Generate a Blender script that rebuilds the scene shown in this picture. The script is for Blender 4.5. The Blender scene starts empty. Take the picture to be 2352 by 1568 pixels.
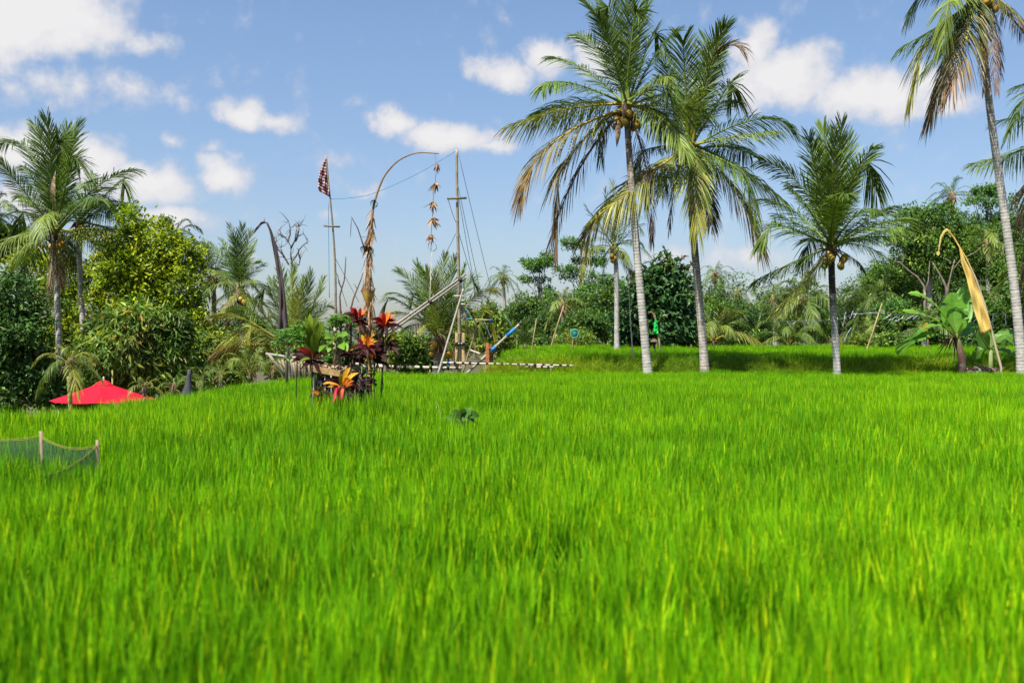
import bpy, math
import numpy as np
from math import radians, pi, sin, cos
from mathutils import Vector

# ------------------------------------------------------------------ camera, sky, sun, exposure
SC = bpy.context.scene
COL = SC.collection
CX, CY, F = 1176.0, 784.0, 2287.0          # principal point and focal length of the photograph (2352 px wide)
CAMZ = 1.60
cam_d = bpy.data.cameras.new('camera')
cam = bpy.data.objects.new('camera', cam_d)
COL.objects.link(cam)
cam.location = (0, 0, CAMZ)
cam.rotation_euler = (radians(90), 0, 0)
cam_d.sensor_width = 36.0
cam_d.lens = 36.0 * F / 2352.0
cam_d.clip_start = 0.05
cam_d.clip_end = 6000
cam_d.dof.use_dof = True
cam_d.dof.focus_distance = 24.0
cam_d.dof.aperture_fstop = 1.9
SC.camera = cam

SUN_EL, SUN_AZ = radians(61), radians(214)   # azimuth clockwise from +Y: behind the camera, a little to its left
SKY_STRENGTH, SUN_STRENGTH = 0.079, 5.0
SC.view_settings.view_transform = 'Standard'
SC.view_settings.look = 'None'
SC.view_settings.gamma = 1.0
SC.view_settings.use_curve_mapping = False
SC.view_settings.exposure = 1.02
SC.cycles.max_bounces = 8
SC.cycles.transmission_bounces = 4
SC.cycles.transparent_max_bounces = 8
SC.cycles.use_adaptive_sampling = True
SC.cycles.adaptive_threshold = 0.012


def azel(px, py):
    v = Vector(((px - CX) / F, 1.0, (CY - py) / F)).normalized()
    return math.atan2(v.x, v.y), math.asin(v.z)


# clouds by direction: centre px, py, half width, height above, height below, strength
CLOUDS = [
    (60, 40, 260, 200, 105, 1.25), (180, 60, 150, 120, 70, 0.95), (-160, 60, 240, 200, 130, 1.1),
    (120, 205, 330, 70, 60, 0.42), (350, 110, 90, 40, 40, 0.50), (300, 195, 150, 45, 40, 0.45),
    (555, 268, 85, 55, 42, 0.95), (640, 285, 75, 40, 34, 0.72), (483, 338, 42, 30, 28, 0.55), (390, 330, 36, 34, 30, 0.5),
    (45, 345, 110, 90, 90, 1.0), (215, 370, 90, 85, 110, 1.0), (330, 425, 190, 70, 60, 0.95), (505, 405, 95, 72, 62, 1.0),
    (400, 505, 110, 42, 40, 0.7), (60, 470, 150, 60, 60, 0.8),
    (905, 290, 90, 52, 48, 0.95), (1030, 318, 190, 48, 44, 0.95), (1125, 332, 90, 34, 34, 0.75),
    (1165, 168, 120, 52, 42, 0.85), (1255, 130, 95, 60, 60, 0.9), (1370, 130, 90, 60, 60, 0.8),
    (1735, 110, 75, 85, 90, 1.0), (1790, 190, 190, 110, 80, 1.05), (1990, 222, 230, 80, 66, 1.0), (2110, 185, 85, 50, 60, 0.85),
    (2170, 235, 120, 46, 44, 0.75), (1720, 600, 170, 70, 60, 0.55), (1560, 590, 100, 40, 40, 0.45),
    (840, 445, 60, 34, 30, 0.42), (745, 495, 50, 30, 26, 0.40),
]


def make_world():
    w = bpy.data.worlds.new('World')
    SC.world = w
    w.use_nodes = True
    nt = w.node_tree
    N, L = nt.nodes, nt.links
    N.clear()
    out = N.new('ShaderNodeOutputWorld')
    bg = N.new('ShaderNodeBackground')
    bg.inputs[1].default_value = SKY_STRENGTH
    sky = N.new('ShaderNodeTexSky')
    sky.sky_type = 'NISHITA'
    sky.sun_disc = False
    sky.sun_elevation = SUN_EL
    sky.sun_rotation = SUN_AZ
    sky.altitude = 200
    sky.air_density = 1.0
    sky.dust_density = 1.6
    sky.ozone_density = 2.2
    tc = N.new('ShaderNodeTexCoord')
    sep = N.new('ShaderNodeSeparateXYZ')
    L.new(tc.outputs['Generated'], sep.inputs[0])

    def math_(op, a, b=None, c=None):
        n = N.new('ShaderNodeMath')
        n.operation = op
        for i, x in enumerate((a, b, c)):
            if x is None:
                continue
            if isinstance(x, (int, float)):
                n.inputs[i].default_value = x
            else:
                L.new(x, n.inputs[i])
        return n.outputs[0]

    def vmath(op, a, b=None, out_i=0):
        n = N.new('ShaderNodeVectorMath')
        n.operation = op
        for i, x in enumerate((a, b)):
            if x is None:
                continue
            if isinstance(x, tuple):
                n.inputs[i].default_value = x
            else:
                L.new(x, n.inputs[i])
        return n.outputs['Value'] if op in ('LENGTH', 'DOT_PRODUCT') else n.outputs[0]

    az = math_('ARCTAN2', sep.outputs[0], sep.outputs[1])
    el = math_('ARCSINE', sep.outputs[2])
    comb = N.new('ShaderNodeCombineXYZ')
    L.new(az, comb.inputs[0])
    L.new(el, comb.inputs[1])
    p0 = comb.outputs[0]
    # billow warp and edge noise
    nz = N.new('ShaderNodeTexNoise')
    nz.noise_dimensions = '3D'
    nz.inputs['Scale'].default_value = 16
    nz.inputs['Detail'].default_value = 6
    nz.inputs['Roughness'].default_value = 0.6
    L.new(tc.outputs['Generated'], nz.inputs['Vector'])
    nz2 = N.new('ShaderNodeTexNoise')
    nz2.inputs['Scale'].default_value = 38
    nz2.inputs['Detail'].default_value = 4
    nz2.inputs['Roughness'].default_value = 0.55
    L.new(tc.outputs['Generated'], nz2.inputs['Vector'])
    warp = vmath('SUBTRACT', nz.outputs['Color'], (0.5, 0.5, 0.5))
    warp = vmath('MULTIPLY', warp, (0.035, 0.030, 0.0))
    p1 = vmath('ADD', p0, warp)

    def density(p, noise):
        acc = None
        for (cx, cy, wd, hu, hd, s) in CLOUDS:
            a0, e0 = azel(cx, cy)
            wd, hu, hd = wd / F, hu / F, hd / F
            d = vmath('SUBTRACT', p, (a0, e0, 0))
            d1 = vmath('MULTIPLY', d, (1 / wd, 1 / hu, 0))
            d2 = vmath('MULTIPLY', d, (-1 / wd, -1 / hd, 0))
            m = vmath('MAXIMUM', d1, d2)
            ln = vmath('LENGTH', m)
            v = math_('MULTIPLY_ADD', ln, -s, s)
            acc = v if acc is None else math_('MAXIMUM', acc, v)
        return acc

    base = density(p1, nz)
    # away from the view the sky goes on with scattered clouds of the same kind
    gn = N.new('ShaderNodeTexNoise')
    gn.inputs['Scale'].default_value = 3.2
    gn.inputs['Detail'].default_value = 3
    L.new(tc.outputs['Generated'], gn.inputs['Vector'])
    g = math_('MULTIPLY_ADD', gn.outputs[0], 4.5, -2.65)
    aa = math_('ABSOLUTE', az)
    outside = math_('MAXIMUM', math_('MULTIPLY_ADD', aa, 5.0, -2.9), math_('MULTIPLY_ADD', el, 6.0, -2.6))
    outside = math_('MINIMUM', math_('MAXIMUM', outside, 0.0), 1.0)
    lowfade = math_('MINIMUM', math_('MAXIMUM', math_('MULTIPLY', el, 10.0), 0.0), 1.0)
    g = math_('MULTIPLY', math_('MINIMUM', g, 0.9), math_('MULTIPLY', outside, lowfade))
    base = math_('MAXIMUM', base, g)
    n1 = math_('MULTIPLY_ADD', nz.outputs[0], 0.95, -0.49)
    n2 = math_('MULTIPLY_ADD', nz2.outputs[0], 0.95, -0.49)
    dens = math_('ADD', math_('ADD', base, 0.0), math_('ADD', n1, n2))
    mr = N.new('ShaderNodeMapRange')
    mr.interpolation_type = 'SMOOTHSTEP'
    mr.inputs['From Min'].default_value = 0.02
    mr.inputs['From Max'].default_value = 0.55
    mr.inputs['To Max'].default_value = 0.96
    L.new(dens, mr.inputs[0])
    # cloud body: white where thick and billowing, mauve grey where thin
    br = N.new('ShaderNodeMapRange')
    br.inputs['From Min'].default_value = 0.02
    br.inputs['From Max'].default_value = 0.75
    L.new(math_('ADD', base, math_('ADD', math_('MULTIPLY', n1, 0.7), math_('MULTIPLY', n2, 1.0))), br.inputs[0])
    ramp = N.new('ShaderNodeMix')
    ramp.data_type = 'RGBA'
    ramp.inputs[6].default_value = (3.7, 3.85, 4.5, 1)
    ramp.inputs[7].default_value = (5.55, 5.45, 5.45, 1)
    L.new(br.outputs[0], ramp.inputs[0])
    # the blue of the photograph is a little softer and lighter than the clear-air model
    tint = N.new('ShaderNodeMix')
    tint.data_type = 'RGBA'
    tint.blend_type = 'MULTIPLY'
    tint.inputs[0].default_value = 1.0
    lo = N.new('ShaderNodeMix')
    lo.data_type = 'RGBA'
    lo.inputs[6].default_value = SKY_TINT_LOW
    lo.inputs[7].default_value = SKY_TINT
    L.new(math_('MINIMUM', math_('MAXIMUM', math_('MULTIPLY', el, 3.3), 0.0), 1.0), lo.inputs[0])
    L.new(lo.outputs[2], tint.inputs[7])
    L.new(sky.outputs[0], tint.inputs[6])
    mix = N.new('ShaderNodeMix')
    mix.data_type = 'RGBA'
    L.new(mr.outputs[0], mix.inputs[0])
    L.new(tint.outputs[2], mix.inputs[6])
    L.new(ramp.outputs[2], mix.inputs[7])
    L.new(mix.outputs[2], bg.inputs[0])
    L.new(bg.outputs[0], out.inputs[0])


SKY_TINT = (0.97, 1.01, 1.05, 1)
SKY_TINT_LOW = (0.87, 0.83, 0.87, 1)
make_world()
sun_d = bpy.data.lights.new('sun', 'SUN')
sun_d.energy = SUN_STRENGTH
sun_d.angle = radians(0.5)
sun_d.color = (1.0, 0.95, 0.87)
sun = bpy.data.objects.new('sun', sun_d)
COL.objects.link(sun)
_sd = Vector((sin(SUN_AZ) * cos(SUN_EL), cos(SUN_AZ) * cos(SUN_EL), sin(SUN_EL)))
sun.rotation_euler = (-_sd).to_track_quat('-Z', 'Y').to_euler()

# ------------------------------------------------------------------ helpers


def W(px, py, d):
    """a point of the place seen at photograph pixel px, py and d metres away"""
    return np.array(((px - CX) / F * d, d, CAMZ + (CY - py) / F * d))


def unit(v):
    v = np.asarray(v, float)
    n = np.linalg.norm(v, axis=-1, keepdims=True)
    return v / np.maximum(n, 1e-9)


def sstep(a, b, x):
    t = np.clip((np.asarray(x, float) - a) / (b - a), 0, 1)
    return t * t * (3 - 2 * t)


class MB:
    """collects shapes; build() links them as one mesh object"""

    def __init__(self):
        self.v, self.f, self.c, self.n = [], [], [], 0

    def add(self, V, Fc, C=(0.5, 0.5, 0.5)):
        V = np.asarray(V, float).reshape(-1, 3)
        C = np.asarray(C, float)
        if C.ndim == 1:
            C = np.tile(C, (len(V), 1))
        self.v.append(V)
        self.c.append(C)
        Fc = np.asarray(Fc, int)
        self.f.append(Fc + self.n)
        self.n += len(V)
        return self

    def tube(self, P, R, sides=8, C=(0.5, 0.5, 0.5), cap=True):
        P = np.asarray(P, float)
        n = len(P)
        R = np.broadcast_to(np.asarray(R, float), (n,))
        T = unit(np.gradient(P, axis=0))
        ref = np.array((0, 0, 1.0)) if abs(T[n // 2][2]) < 0.8 else np.array((0, 1.0, 0))
        A = unit(np.cross(T, ref))
        B = np.cross(T, A)
        an = np.linspace(0, 2 * pi, sides, endpoint=False)
        V = P[:, None, :] + R[:, None, None] * (np.cos(an)[None, :, None] * A[:, None, :] + np.sin(an)[None, :, None] * B[:, None, :])
        V = V.reshape(-1, 3)
        i = np.arange(n - 1)[:, None] * sides
        j = np.arange(sides)[None, :]
        k = (j + 1) % sides
        Fc = np.stack([i + j, i + k, i + sides + k, i + sides + j], -1).reshape(-1, 4)
        C = np.asarray(C, float)
        if C.ndim == 2:
            C = np.repeat(C, sides, axis=0)
        self.add(V, Fc, C)
        if cap:
            o = self.n - len(V)
            self.f.append(np.array([list(range(o + sides - 1, o - 1, -1))]))
            self.f.append(np.array([list(range(o + (n - 1) * sides, o + n * sides))]))
        return self

    def box(self, c, s, C=(0.5, 0.5, 0.5), rot=None):
        c, s = np.asarray(c, float), np.asarray(s, float) / 2
        V = np.array([(x, y, z) for z in (-1, 1) for y in (-1, 1) for x in (-1, 1)], float) * s
        if rot is not None:
            V = V @ np.asarray(rot).T
        return self.add(V + c, [(0, 2, 3, 1), (4, 5, 7, 6), (0, 1, 5, 4), (2, 6, 7, 3), (0, 4, 6, 2), (1, 3, 7, 5)], C)

    def beam(self, a, b, w, h, C=(0.5, 0.5, 0.5)):
        a, b = np.asarray(a, float), np.asarray(b, float)
        T = unit(b - a)
        ref = np.array((0, 0, 1.0)) if abs(T[2]) < 0.9 else np.array((0, 1.0, 0))
        S = unit(np.cross(T, ref))
        U = np.cross(S, T)
        R = np.stack([S, T, U], 1)
        return self.box((a + b) / 2, (w, np.linalg.norm(b - a), h), C, R)

    def ball(self, c, r, C=(0.5, 0.5, 0.5), nu=9, nv=6, jit=0.0, rng=None):
        c = np.asarray(c, float)
        r = np.broadcast_to(np.asarray(r, float), (3,))
        th = np.linspace(0, pi, nv + 1)
        ph = np.linspace(0, 2 * pi, nu, endpoint=False)
        V = np.stack([np.sin(th)[:, None] * np.cos(ph)[None], np.sin(th)[:, None] * np.sin(ph)[None], np.cos(th)[:, None] * np.ones(nu)[None]], -1).reshape(-1, 3)
        if jit and rng is not None:
            V = V * (1 + rng.uniform(-jit, jit, (len(V), 1)))
        i = np.arange(nv)[:, None] * nu
        j = np.arange(nu)[None]
        k = (j + 1) % nu
        Fc = np.stack([i + j, i + nu + j, i + nu + k, i + k], -1).reshape(-1, 4)
        return self.add(V * r + c, Fc, C)

    def build(self, name, mat, parent=None, smooth=True, link=True):
        V = np.concatenate(self.v)
        C = np.concatenate(self.c)
        if parent is not None:
            V = V - np.array(WORLD[parent.name])
        me = bpy.data.meshes.new(name)
        me.vertices.add(len(V))
        me.vertices.foreach_set('co', V.astype(np.float32).ravel())
        loops = np.concatenate([f.ravel() for f in self.f]).astype(np.int32)
        tot = np.concatenate([np.full(len(f), f.shape[1]) for f in self.f]).astype(np.int32)
        st = np.concatenate([[0], np.cumsum(tot)[:-1]]).astype(np.int32)
        me.loops.add(len(loops))
        me.loops.foreach_set('vertex_index', loops)
        me.polygons.add(len(tot))
        me.polygons.foreach_set('loop_start', st)
        me.polygons.foreach_set('use_smooth', np.full(len(tot), smooth))
        me.update(calc_edges=True)
        me.validate()
        at = me.color_attributes.new('Col', 'FLOAT_COLOR', 'POINT')
        at.data.foreach_set('color', np.concatenate([C, np.ones((len(C), 1))], 1).astype(np.float32).ravel())
        me.materials.append(mat)
        o = bpy.data.objects.new(name, me)
        if link:
            COL.objects.link(o)
        if parent is not None:
            o.parent = parent
        WORLD[o.name] = tuple(WORLD[parent.name]) if parent is not None else (0, 0, 0)
        return o


WORLD = {}


def tag(o, label=None, cat=None, group=None, kind=None):
    if label:
        o['label'] = label
    if cat:
        o['category'] = cat
    if group:
        o['group'] = group
    if kind:
        o['kind'] = kind
    return o


def thing(name, label, cat, loc, group=None):
    o = bpy.data.objects.new(name, None)
    o.empty_display_size = 0.2
    COL.objects.link(o)
    o.location = tuple(float(x) for x in loc)
    WORLD[o.name] = tuple(float(x) for x in loc)
    return tag(o, label, cat, group)


def copy_part(src, parent, offset=(0, 0, 0), rot=(0, 0, 0), scale=(1, 1, 1)):
    c = src.copy()
    COL.objects.link(c)
    c.parent = parent
    c.location = offset
    c.rotation_euler = rot
    c.scale = scale
    return c


# ------------------------------------------------------------------ materials


def mat_new(name):
    m = bpy.data.materials.new(name)
    m.use_nodes = True
    nt = m.node_tree
    nt.nodes.clear()
    return m, nt.nodes, nt.links


def leaf_mat(name, rough=0.45, transl=0.3, spec=0.4, vary=0.35, scale=3.0, tcol=(1.25, 1.35, 0.5), inst=False):
    """leaf colour from the mesh, varied by noise and, for scattered plants, from plant to plant"""
    m, N, L = mat_new(name)
    at = N.new('ShaderNodeAttribute')
    at.attribute_name = 'Col'
    ge = N.new('ShaderNodeNewGeometry')
    nz = N.new('ShaderNodeTexNoise')
    nz.inputs['Scale'].default_value = scale
    nz.inputs['Detail'].default_value = 3
    L.new(ge.outputs['Position'], nz.inputs['Vector'])
    mr = N.new('ShaderNodeMapRange')
    mr.inputs['From Min'].default_value = 0.3
    mr.inputs['From Max'].default_value = 0.7
    mr.inputs['To Min'].default_value = 1 - vary
    mr.inputs['To Max'].default_value = 1 + vary
    L.new(nz.outputs[0], mr.inputs[0])
    mul = N.new('ShaderNodeVectorMath')
    mul.operation = 'SCALE'
    L.new(at.outputs['Color'], mul.inputs[0])
    L.new(mr.outputs[0], mul.inputs['Scale'])
    col = mul.outputs[0]
    if inst:
        oi = N.new('ShaderNodeObjectInfo')
        big = N.new('ShaderNodeTexNoise')
        big.inputs['Scale'].default_value = 0.22
        big.inputs['Detail'].default_value = 2
        L.new(ge.outputs['Position'], big.inputs['Vector'])
        s = N.new('ShaderNodeMath')
        s.operation = 'MULTIPLY_ADD'
        L.new(oi.outputs['Random'], s.inputs[0])
        s.inputs[1].default_value = 0.35
        L.new(big.outputs[0], s.inputs[2])
        r2 = N.new('ShaderNodeMapRange')
        r2.inputs['From Min'].default_value = 0.45
        r2.inputs['From Max'].default_value = 0.95
        L.new(s.outputs[0], r2.inputs[0])
        mx = N.new('ShaderNodeMix')
        mx.data_type = 'RGBA'
        mx.inputs[6].default_value = (0.64, 0.78, 0.9, 1)
        mx.inputs[7].default_value = (1.48, 1.26, 0.9, 1)
        L.new(r2.outputs[0], mx.inputs[0])
        m2 = N.new('ShaderNodeVectorMath')
        m2.operation = 'MULTIPLY'
        L.new(col, m2.inputs[0])
        L.new(mx.outputs[2], m2.inputs[1])
        col = m2.outputs[0]
    bs = N.new('ShaderNodeBsdfPrincipled')
    bs.inputs['Roughness'].default_value = rough
    bs.inputs['Specular IOR Level'].default_value = spec
    L.new(col, bs.inputs['Base Color'])
    tm = N.new('ShaderNodeVectorMath')
    tm.operation = 'MULTIPLY'
    tm.inputs[1].default_value = tcol
    L.new(col, tm.inputs[0])
    tr = N.new('ShaderNodeBsdfTranslucent')
    L.new(tm.outputs[0], tr.inputs['Color'])
    ms = N.new('ShaderNodeMixShader')
    ms.inputs[0].default_value = transl
    L.new(bs.outputs[0], ms.inputs[1])
    L.new(tr.outputs[0], ms.inputs[2])
    out = N.new('ShaderNodeOutputMaterial')
    L.new(ms.outputs[0], out.inputs[0])
    return m


def rough_mat(name, rough=0.85, scale=8.0, stretch=(1, 1, 1), amp=0.5, bump=0.4, spot=None, spot_scale=5.0, spot_amt=0.5, spec=0.25, bdist=0.02):
    """bark, wood, bamboo, cloth, soil: colour from the mesh with grain, blotches and fine relief"""
    m, N, L = mat_new(name)
    at = N.new('ShaderNodeAttribute')
    at.attribute_name = 'Col'
    ge = N.new('ShaderNodeNewGeometry')
    mp = N.new('ShaderNodeMapping')
    mp.inputs['Scale'].default_value = stretch
    L.new(ge.outputs['Position'], mp.inputs[0])
    nz = N.new('ShaderNodeTexNoise')
    nz.inputs['Scale'].default_value = scale
    nz.inputs['Detail'].default_value = 6
    nz.inputs['Roughness'].default_value = 0.65
    L.new(mp.outputs[0], nz.inputs['Vector'])
    mr = N.new('ShaderNodeMapRange')
    mr.inputs['From Min'].default_value = 0.25
    mr.inputs['From Max'].default_value = 0.75
    mr.inputs['To Min'].default_value = 1 - amp
    mr.inputs['To Max'].default_value = 1 + amp
    L.new(nz.outputs[0], mr.inputs[0])
    mul = N.new('ShaderNodeVectorMath')
    mul.operation = 'SCALE'
    L.new(at.outputs['Color'], mul.inputs[0])
    L.new(mr.outputs[0], mul.inputs['Scale'])
    col = mul.outputs[0]
    if spot:
        n2 = N.new('ShaderNodeTexNoise')
        n2.inputs['Scale'].default_value = spot_scale
        n2.inputs['Detail'].default_value = 5
        n2.inputs['Roughness'].default_value = 0.7
        L.new(ge.outputs['Position'], n2.inputs['Vector'])
        r2 = N.new('ShaderNodeMapRange')
        r2.inputs['From Min'].default_value = 0.50
        r2.inputs['From Max'].default_value = 0.60
        r2.inputs['To Max'].default_value = spot_amt
        L.new(n2.outputs[0], r2.inputs[0])
        mx = N.new('ShaderNodeMix')
        mx.data_type = 'RGBA'
        mx.inputs[7].default_value = (*spot, 1)
        L.new(r2.outputs[0], mx.inputs[0])
        L.new(col, mx.inputs[6])
        col = mx.outputs[2]
    bs = N.new('ShaderNodeBsdfPrincipled')
    bs.inputs['Roughness'].default_value = rough
    bs.inputs['Specular IOR Level'].default_value = spec
    L.new(col, bs.inputs['Base Color'])
    bp = N.new('ShaderNodeBump')
    bp.inputs['Strength'].default_value = bump
    bp.inputs['Distance'].default_value = bdist
    L.new(nz.outputs[0], bp.inputs['Height'])
    L.new(bp.outputs[0], bs.inputs['Normal'])
    out = N.new('ShaderNodeOutputMaterial')
    L.new(bs.outputs[0], out.inputs[0])
    return m


def net_mat(name):
    m, N, L = mat_new(name)
    at = N.new('ShaderNodeAttribute')
    at.attribute_name = 'Col'
    bs = N.new('ShaderNodeBsdfPrincipled')
    bs.inputs['Roughness'].default_value = 0.7
    L.new(at.outputs['Color'], bs.inputs['Base Color'])
    tr = N.new('ShaderNodeBsdfTransparent')
    ge = N.new('ShaderNodeNewGeometry')
    nz = N.new('ShaderNodeTexNoise')
    nz.inputs['Scale'].default_value = 9
    L.new(ge.outputs['Position'], nz.inputs['Vector'])
    mr = N.new('ShaderNodeMapRange')
    mr.inputs['To Min'].default_value = 0.25
    mr.inputs['To Max'].default_value = 0.9
    L.new(nz.outputs[0], mr.inputs[0])
    ms = N.new('ShaderNodeMixShader')
    L.new(mr.outputs[0], ms.inputs[0])
    L.new(bs.outputs[0], ms.inputs[1])
    L.new(tr.outputs[0], ms.inputs[2])
    out = N.new('ShaderNodeOutputMaterial')
    L.new(ms.outputs[0], out.inputs[0])
    return m


M = {
    'rice': leaf_mat('rice_leaf', 0.5, 0.20, 0.16, 0.22, 2.2, (1.2, 1.15, 0.3), inst=True),
    'frond': leaf_mat('palm_leaf', 0.45, 0.20, 0.26, 0.35, 1.2),
    'leaf': leaf_mat('tree_leaf', 0.48, 0.35, 0.3, 0.4, 0.9),
    'glossy': leaf_mat('glossy_leaf', 0.42, 0.18, 0.25, 0.3, 1.5),
    'banana': leaf_mat('banana_leaf', 0.45, 0.4, 0.3, 0.2, 4.0),
    'cordy': leaf_mat('cordyline_leaf', 0.55, 0.3, 0.12, 0.25, 9.0, (1.3, 1.1, 0.8)),
    'palm_bark': rough_mat('palm_bark', 0.9, 7, (1, 1, 3.2), 0.45, 0.7, (0.50, 0.49, 0.45), 6.0, 0.55),
    'bark': rough_mat('bark', 0.9, 10, (1, 1, 0.35), 0.5, 0.6, (0.30, 0.29, 0.25), 3.0, 0.35),
    'bamboo': rough_mat('bamboo', 0.55, 14, (1, 1, 0.4), 0.25, 0.15, None),
    'wood': rough_mat('weathered_wood', 0.8, 18, (1, 1, 0.3), 0.4, 0.35, (0.06, 0.055, 0.045), 9, 0.35),
    'dry': rough_mat('dry_leaf', 0.85, 25, (1, 1, 1), 0.4, 0.3, None),
    'husk': rough_mat('coconut_husk', 0.45, 9, (1, 1, 1), 0.25, 0.1, (0.22, 0.14, 0.04), 6, 0.5, 0.4),
    'cloth': leaf_mat('cloth', 0.8, 0.38, 0.12, 0.08, 4.0, (1.1, 1.05, 1.0)),
    'cord': rough_mat('cord', 0.6, 10, (1, 1, 1), 0.1, 0.0, None),
    'soil': rough_mat('soil', 0.95, 1.6, (1, 1, 1), 0.5, 0.6, (0.05, 0.075, 0.02), 0.8, 0.8, bdist=0.08),
    'net': net_mat('shade_net'),
    'tinsel': rough_mat('tinsel_foil', 0.25, 30, (1, 1, 1), 0.3, 0.2, None, spec=0.9),
}

# ------------------------------------------------------------------ the setting


def H(x, y):
    x, y = np.asarray(x, float), np.asarray(y, float)
    left = sstep(13.3, 14.3, y) * sstep(-6.9, -9.0, x)
    h = -2.3 * left
    back = sstep(34.6, 36.6, y)
    terr = sstep(-0.9, -0.2, x)
    h = h + back * (1 - left) * (0.10 + 0.46 * terr)
    h = h + terr * sstep(36, 62, y) * 0.22
    h = h + sstep(66, 112, y) * sstep(9, 48, x) * 6.5
    h = h + sstep(62, 72, y) * 0.2
    h = h - 0.35 * sstep(62.5, 64.5, y) * (1 - sstep(66, 70, y)) * terr
    return h


def make_ground():
    def axis(lo, hi, dense_lo, dense_hi, step):
        a = np.arange(dense_lo, dense_hi + 1e-6, step)
        g1 = dense_hi + np.cumsum(step * 1.14 ** np.arange(1, 60))
        g0 = dense_lo - np.cumsum(step * 1.14 ** np.arange(1, 60))
        g1, g0 = g1[g1 < hi], g0[g0 > lo]
        return np.concatenate([[lo], g0[::-1], a, g1, [hi]])
    xs = axis(-3000, 3000, -14, 24, 0.4)
    ys = axis(-300, 5000, 0, 70, 0.4)
    X, Y = np.meshgrid(xs, ys)
    Z = H(X, Y) + 0.02 * np.sin(X * 2.1) * np.cos(Y * 1.7)
    V = np.stack([X, Y, Z], -1).reshape(-1, 3)
    nx, ny = len(xs), len(ys)
    i = np.arange(ny - 1)[:, None] * nx
    j = np.arange(nx - 1)[None]
    Fc = np.stack([i + j, i + j + 1, i + nx + j + 1, i + nx + j], -1).reshape(-1, 4)
    mb = MB()
    mb.add(V, Fc, (0.075, 0.06, 0.035))
    tag(mb.build('ground', M['soil']), kind='structure')


make_ground()


def scatter(name, pts, rot, scl, idx, coll, label):
    """one object that instances small plants on points"""
    me = bpy.data.meshes.new(name)
    me.vertices.add(len(pts))
    me.vertices.foreach_set('co', pts.astype(np.float32).ravel())
    for nm, ty, dat in (('rot', 'FLOAT_VECTOR', rot), ('scl', 'FLOAT_VECTOR', scl)):
        a = me.attributes.new(nm, ty, 'POINT')
        a.data.foreach_set('vector', dat.astype(np.float32).ravel())
    a = me.attributes.new('idx', 'INT', 'POINT')
    a.data.foreach_set('value', idx.astype(np.int32))
    o = bpy.data.objects.new(name, me)
    COL.objects.link(o)
    ng = bpy.data.node_groups.new(name, 'GeometryNodeTree')
    ng.interface.new_socket('Geometry', in_out='INPUT', socket_type='NodeSocketGeometry')
    ng.interface.new_socket('Geometry', in_out='OUTPUT', socket_type='NodeSocketGeometry')
    N, L = ng.nodes, ng.links
    gi, go = N.new('NodeGroupInput'), N.new('NodeGroupOutput')
    ci = N.new('GeometryNodeCollectionInfo')
    ci.inputs['Collection'].default_value = coll
    ci.inputs['Separate Children'].default_value = True
    ci.inputs['Reset Children'].default_value = True
    ip = N.new('GeometryNodeInstanceOnPoints')
    ip.inputs['Pick Instance'].default_value = True

    def named(nm, ty):
        n = N.new('GeometryNodeInputNamedAttribute')
        n.data_type = ty
        n.inputs['Name'].default_value = nm
        return n.outputs[0]
    L.new(gi.outputs[0], ip.inputs['Points'])
    L.new(ci.outputs[0], ip.inputs['Instance'])
    L.new(named('idx', 'INT'), ip.inputs['Instance Index'])
    e2r = N.new('FunctionNodeEulerToRotation')
    L.new(named('rot', 'FLOAT_VECTOR'), e2r.inputs[0])
    L.new(e2r.outputs[0], ip.inputs['Rotation'])
    L.new(named('scl', 'FLOAT_VECTOR'), ip.inputs['Scale'])
    L.new(ip.outputs[0], go.inputs[0])
    md = o.modifiers.new('scatter', 'NODES')
    md.node_group = ng
    tag(o, label, None, None, 'stuff')
    return o


def blades(rng, n, rad, h0, h1, w, lean, curl, cols, segs=5, tip=2.5):
    """a tuft of n grass blades, each a bent tapering strip"""
    mb = MB()
    s = np.linspace(0, 1, segs + 1)
    for _ in range(n):
        a = rng.uniform(0, 2 * pi)
        r = rad * math.sqrt(rng.uniform())
        b = np.array((r * cos(a), r * sin(a), -0.03))
        la = a + rng.normal(0, 0.9)
        out = np.array((cos(la), sin(la), 0))
        h = rng.uniform(h0, h1)
        le = abs(rng.normal(0, lean))
        cu = abs(rng.normal(0, curl))
        x = h * (le * s + cu * s ** 3)
        z = h * (s - 0.45 * cu * s ** 4)
        P = b + out * x[:, None] + np.array((0, 0, 1.0)) * z[:, None]
        fa = rng.uniform(0, pi)
        side = np.array((cos(fa), sin(fa), 0))
        ww = w * rng.uniform(0.7, 1.25) * np.array([0.8, 1.0, 1.0, 0.92, 0.68, 0.0] if segs == 5 else np.interp(s, [0, .3, .7, 1], [0.75, 1, 0.8, 0]))
        V = np.concatenate([P - side * ww[:, None] / 2, P[:-1] + side * ww[:-1, None] / 2])
        m = segs + 1
        Fq = [(i, m + i, m + i + 1, i + 1) for i in range(segs - 1)]
        c = cols[rng.choice(len(cols), p=COLP(cols))][1]
        c = np.array(c) * rng.uniform(0.8, 1.2)
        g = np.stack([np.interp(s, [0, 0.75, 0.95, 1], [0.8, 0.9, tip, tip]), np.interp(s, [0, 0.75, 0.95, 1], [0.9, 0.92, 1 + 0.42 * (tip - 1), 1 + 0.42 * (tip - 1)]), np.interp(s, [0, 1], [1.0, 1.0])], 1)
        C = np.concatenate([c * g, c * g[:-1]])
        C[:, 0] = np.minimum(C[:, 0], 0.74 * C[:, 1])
        mb.add(V, Fq, C)
        mb.f.append(np.array([(segs - 1, m + segs - 1, segs)]) + (mb.n - len(V)))
    return mb


def COLP(cols):
    p = np.array([c[0] for c in cols], float)
    return p / p.sum()


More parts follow.
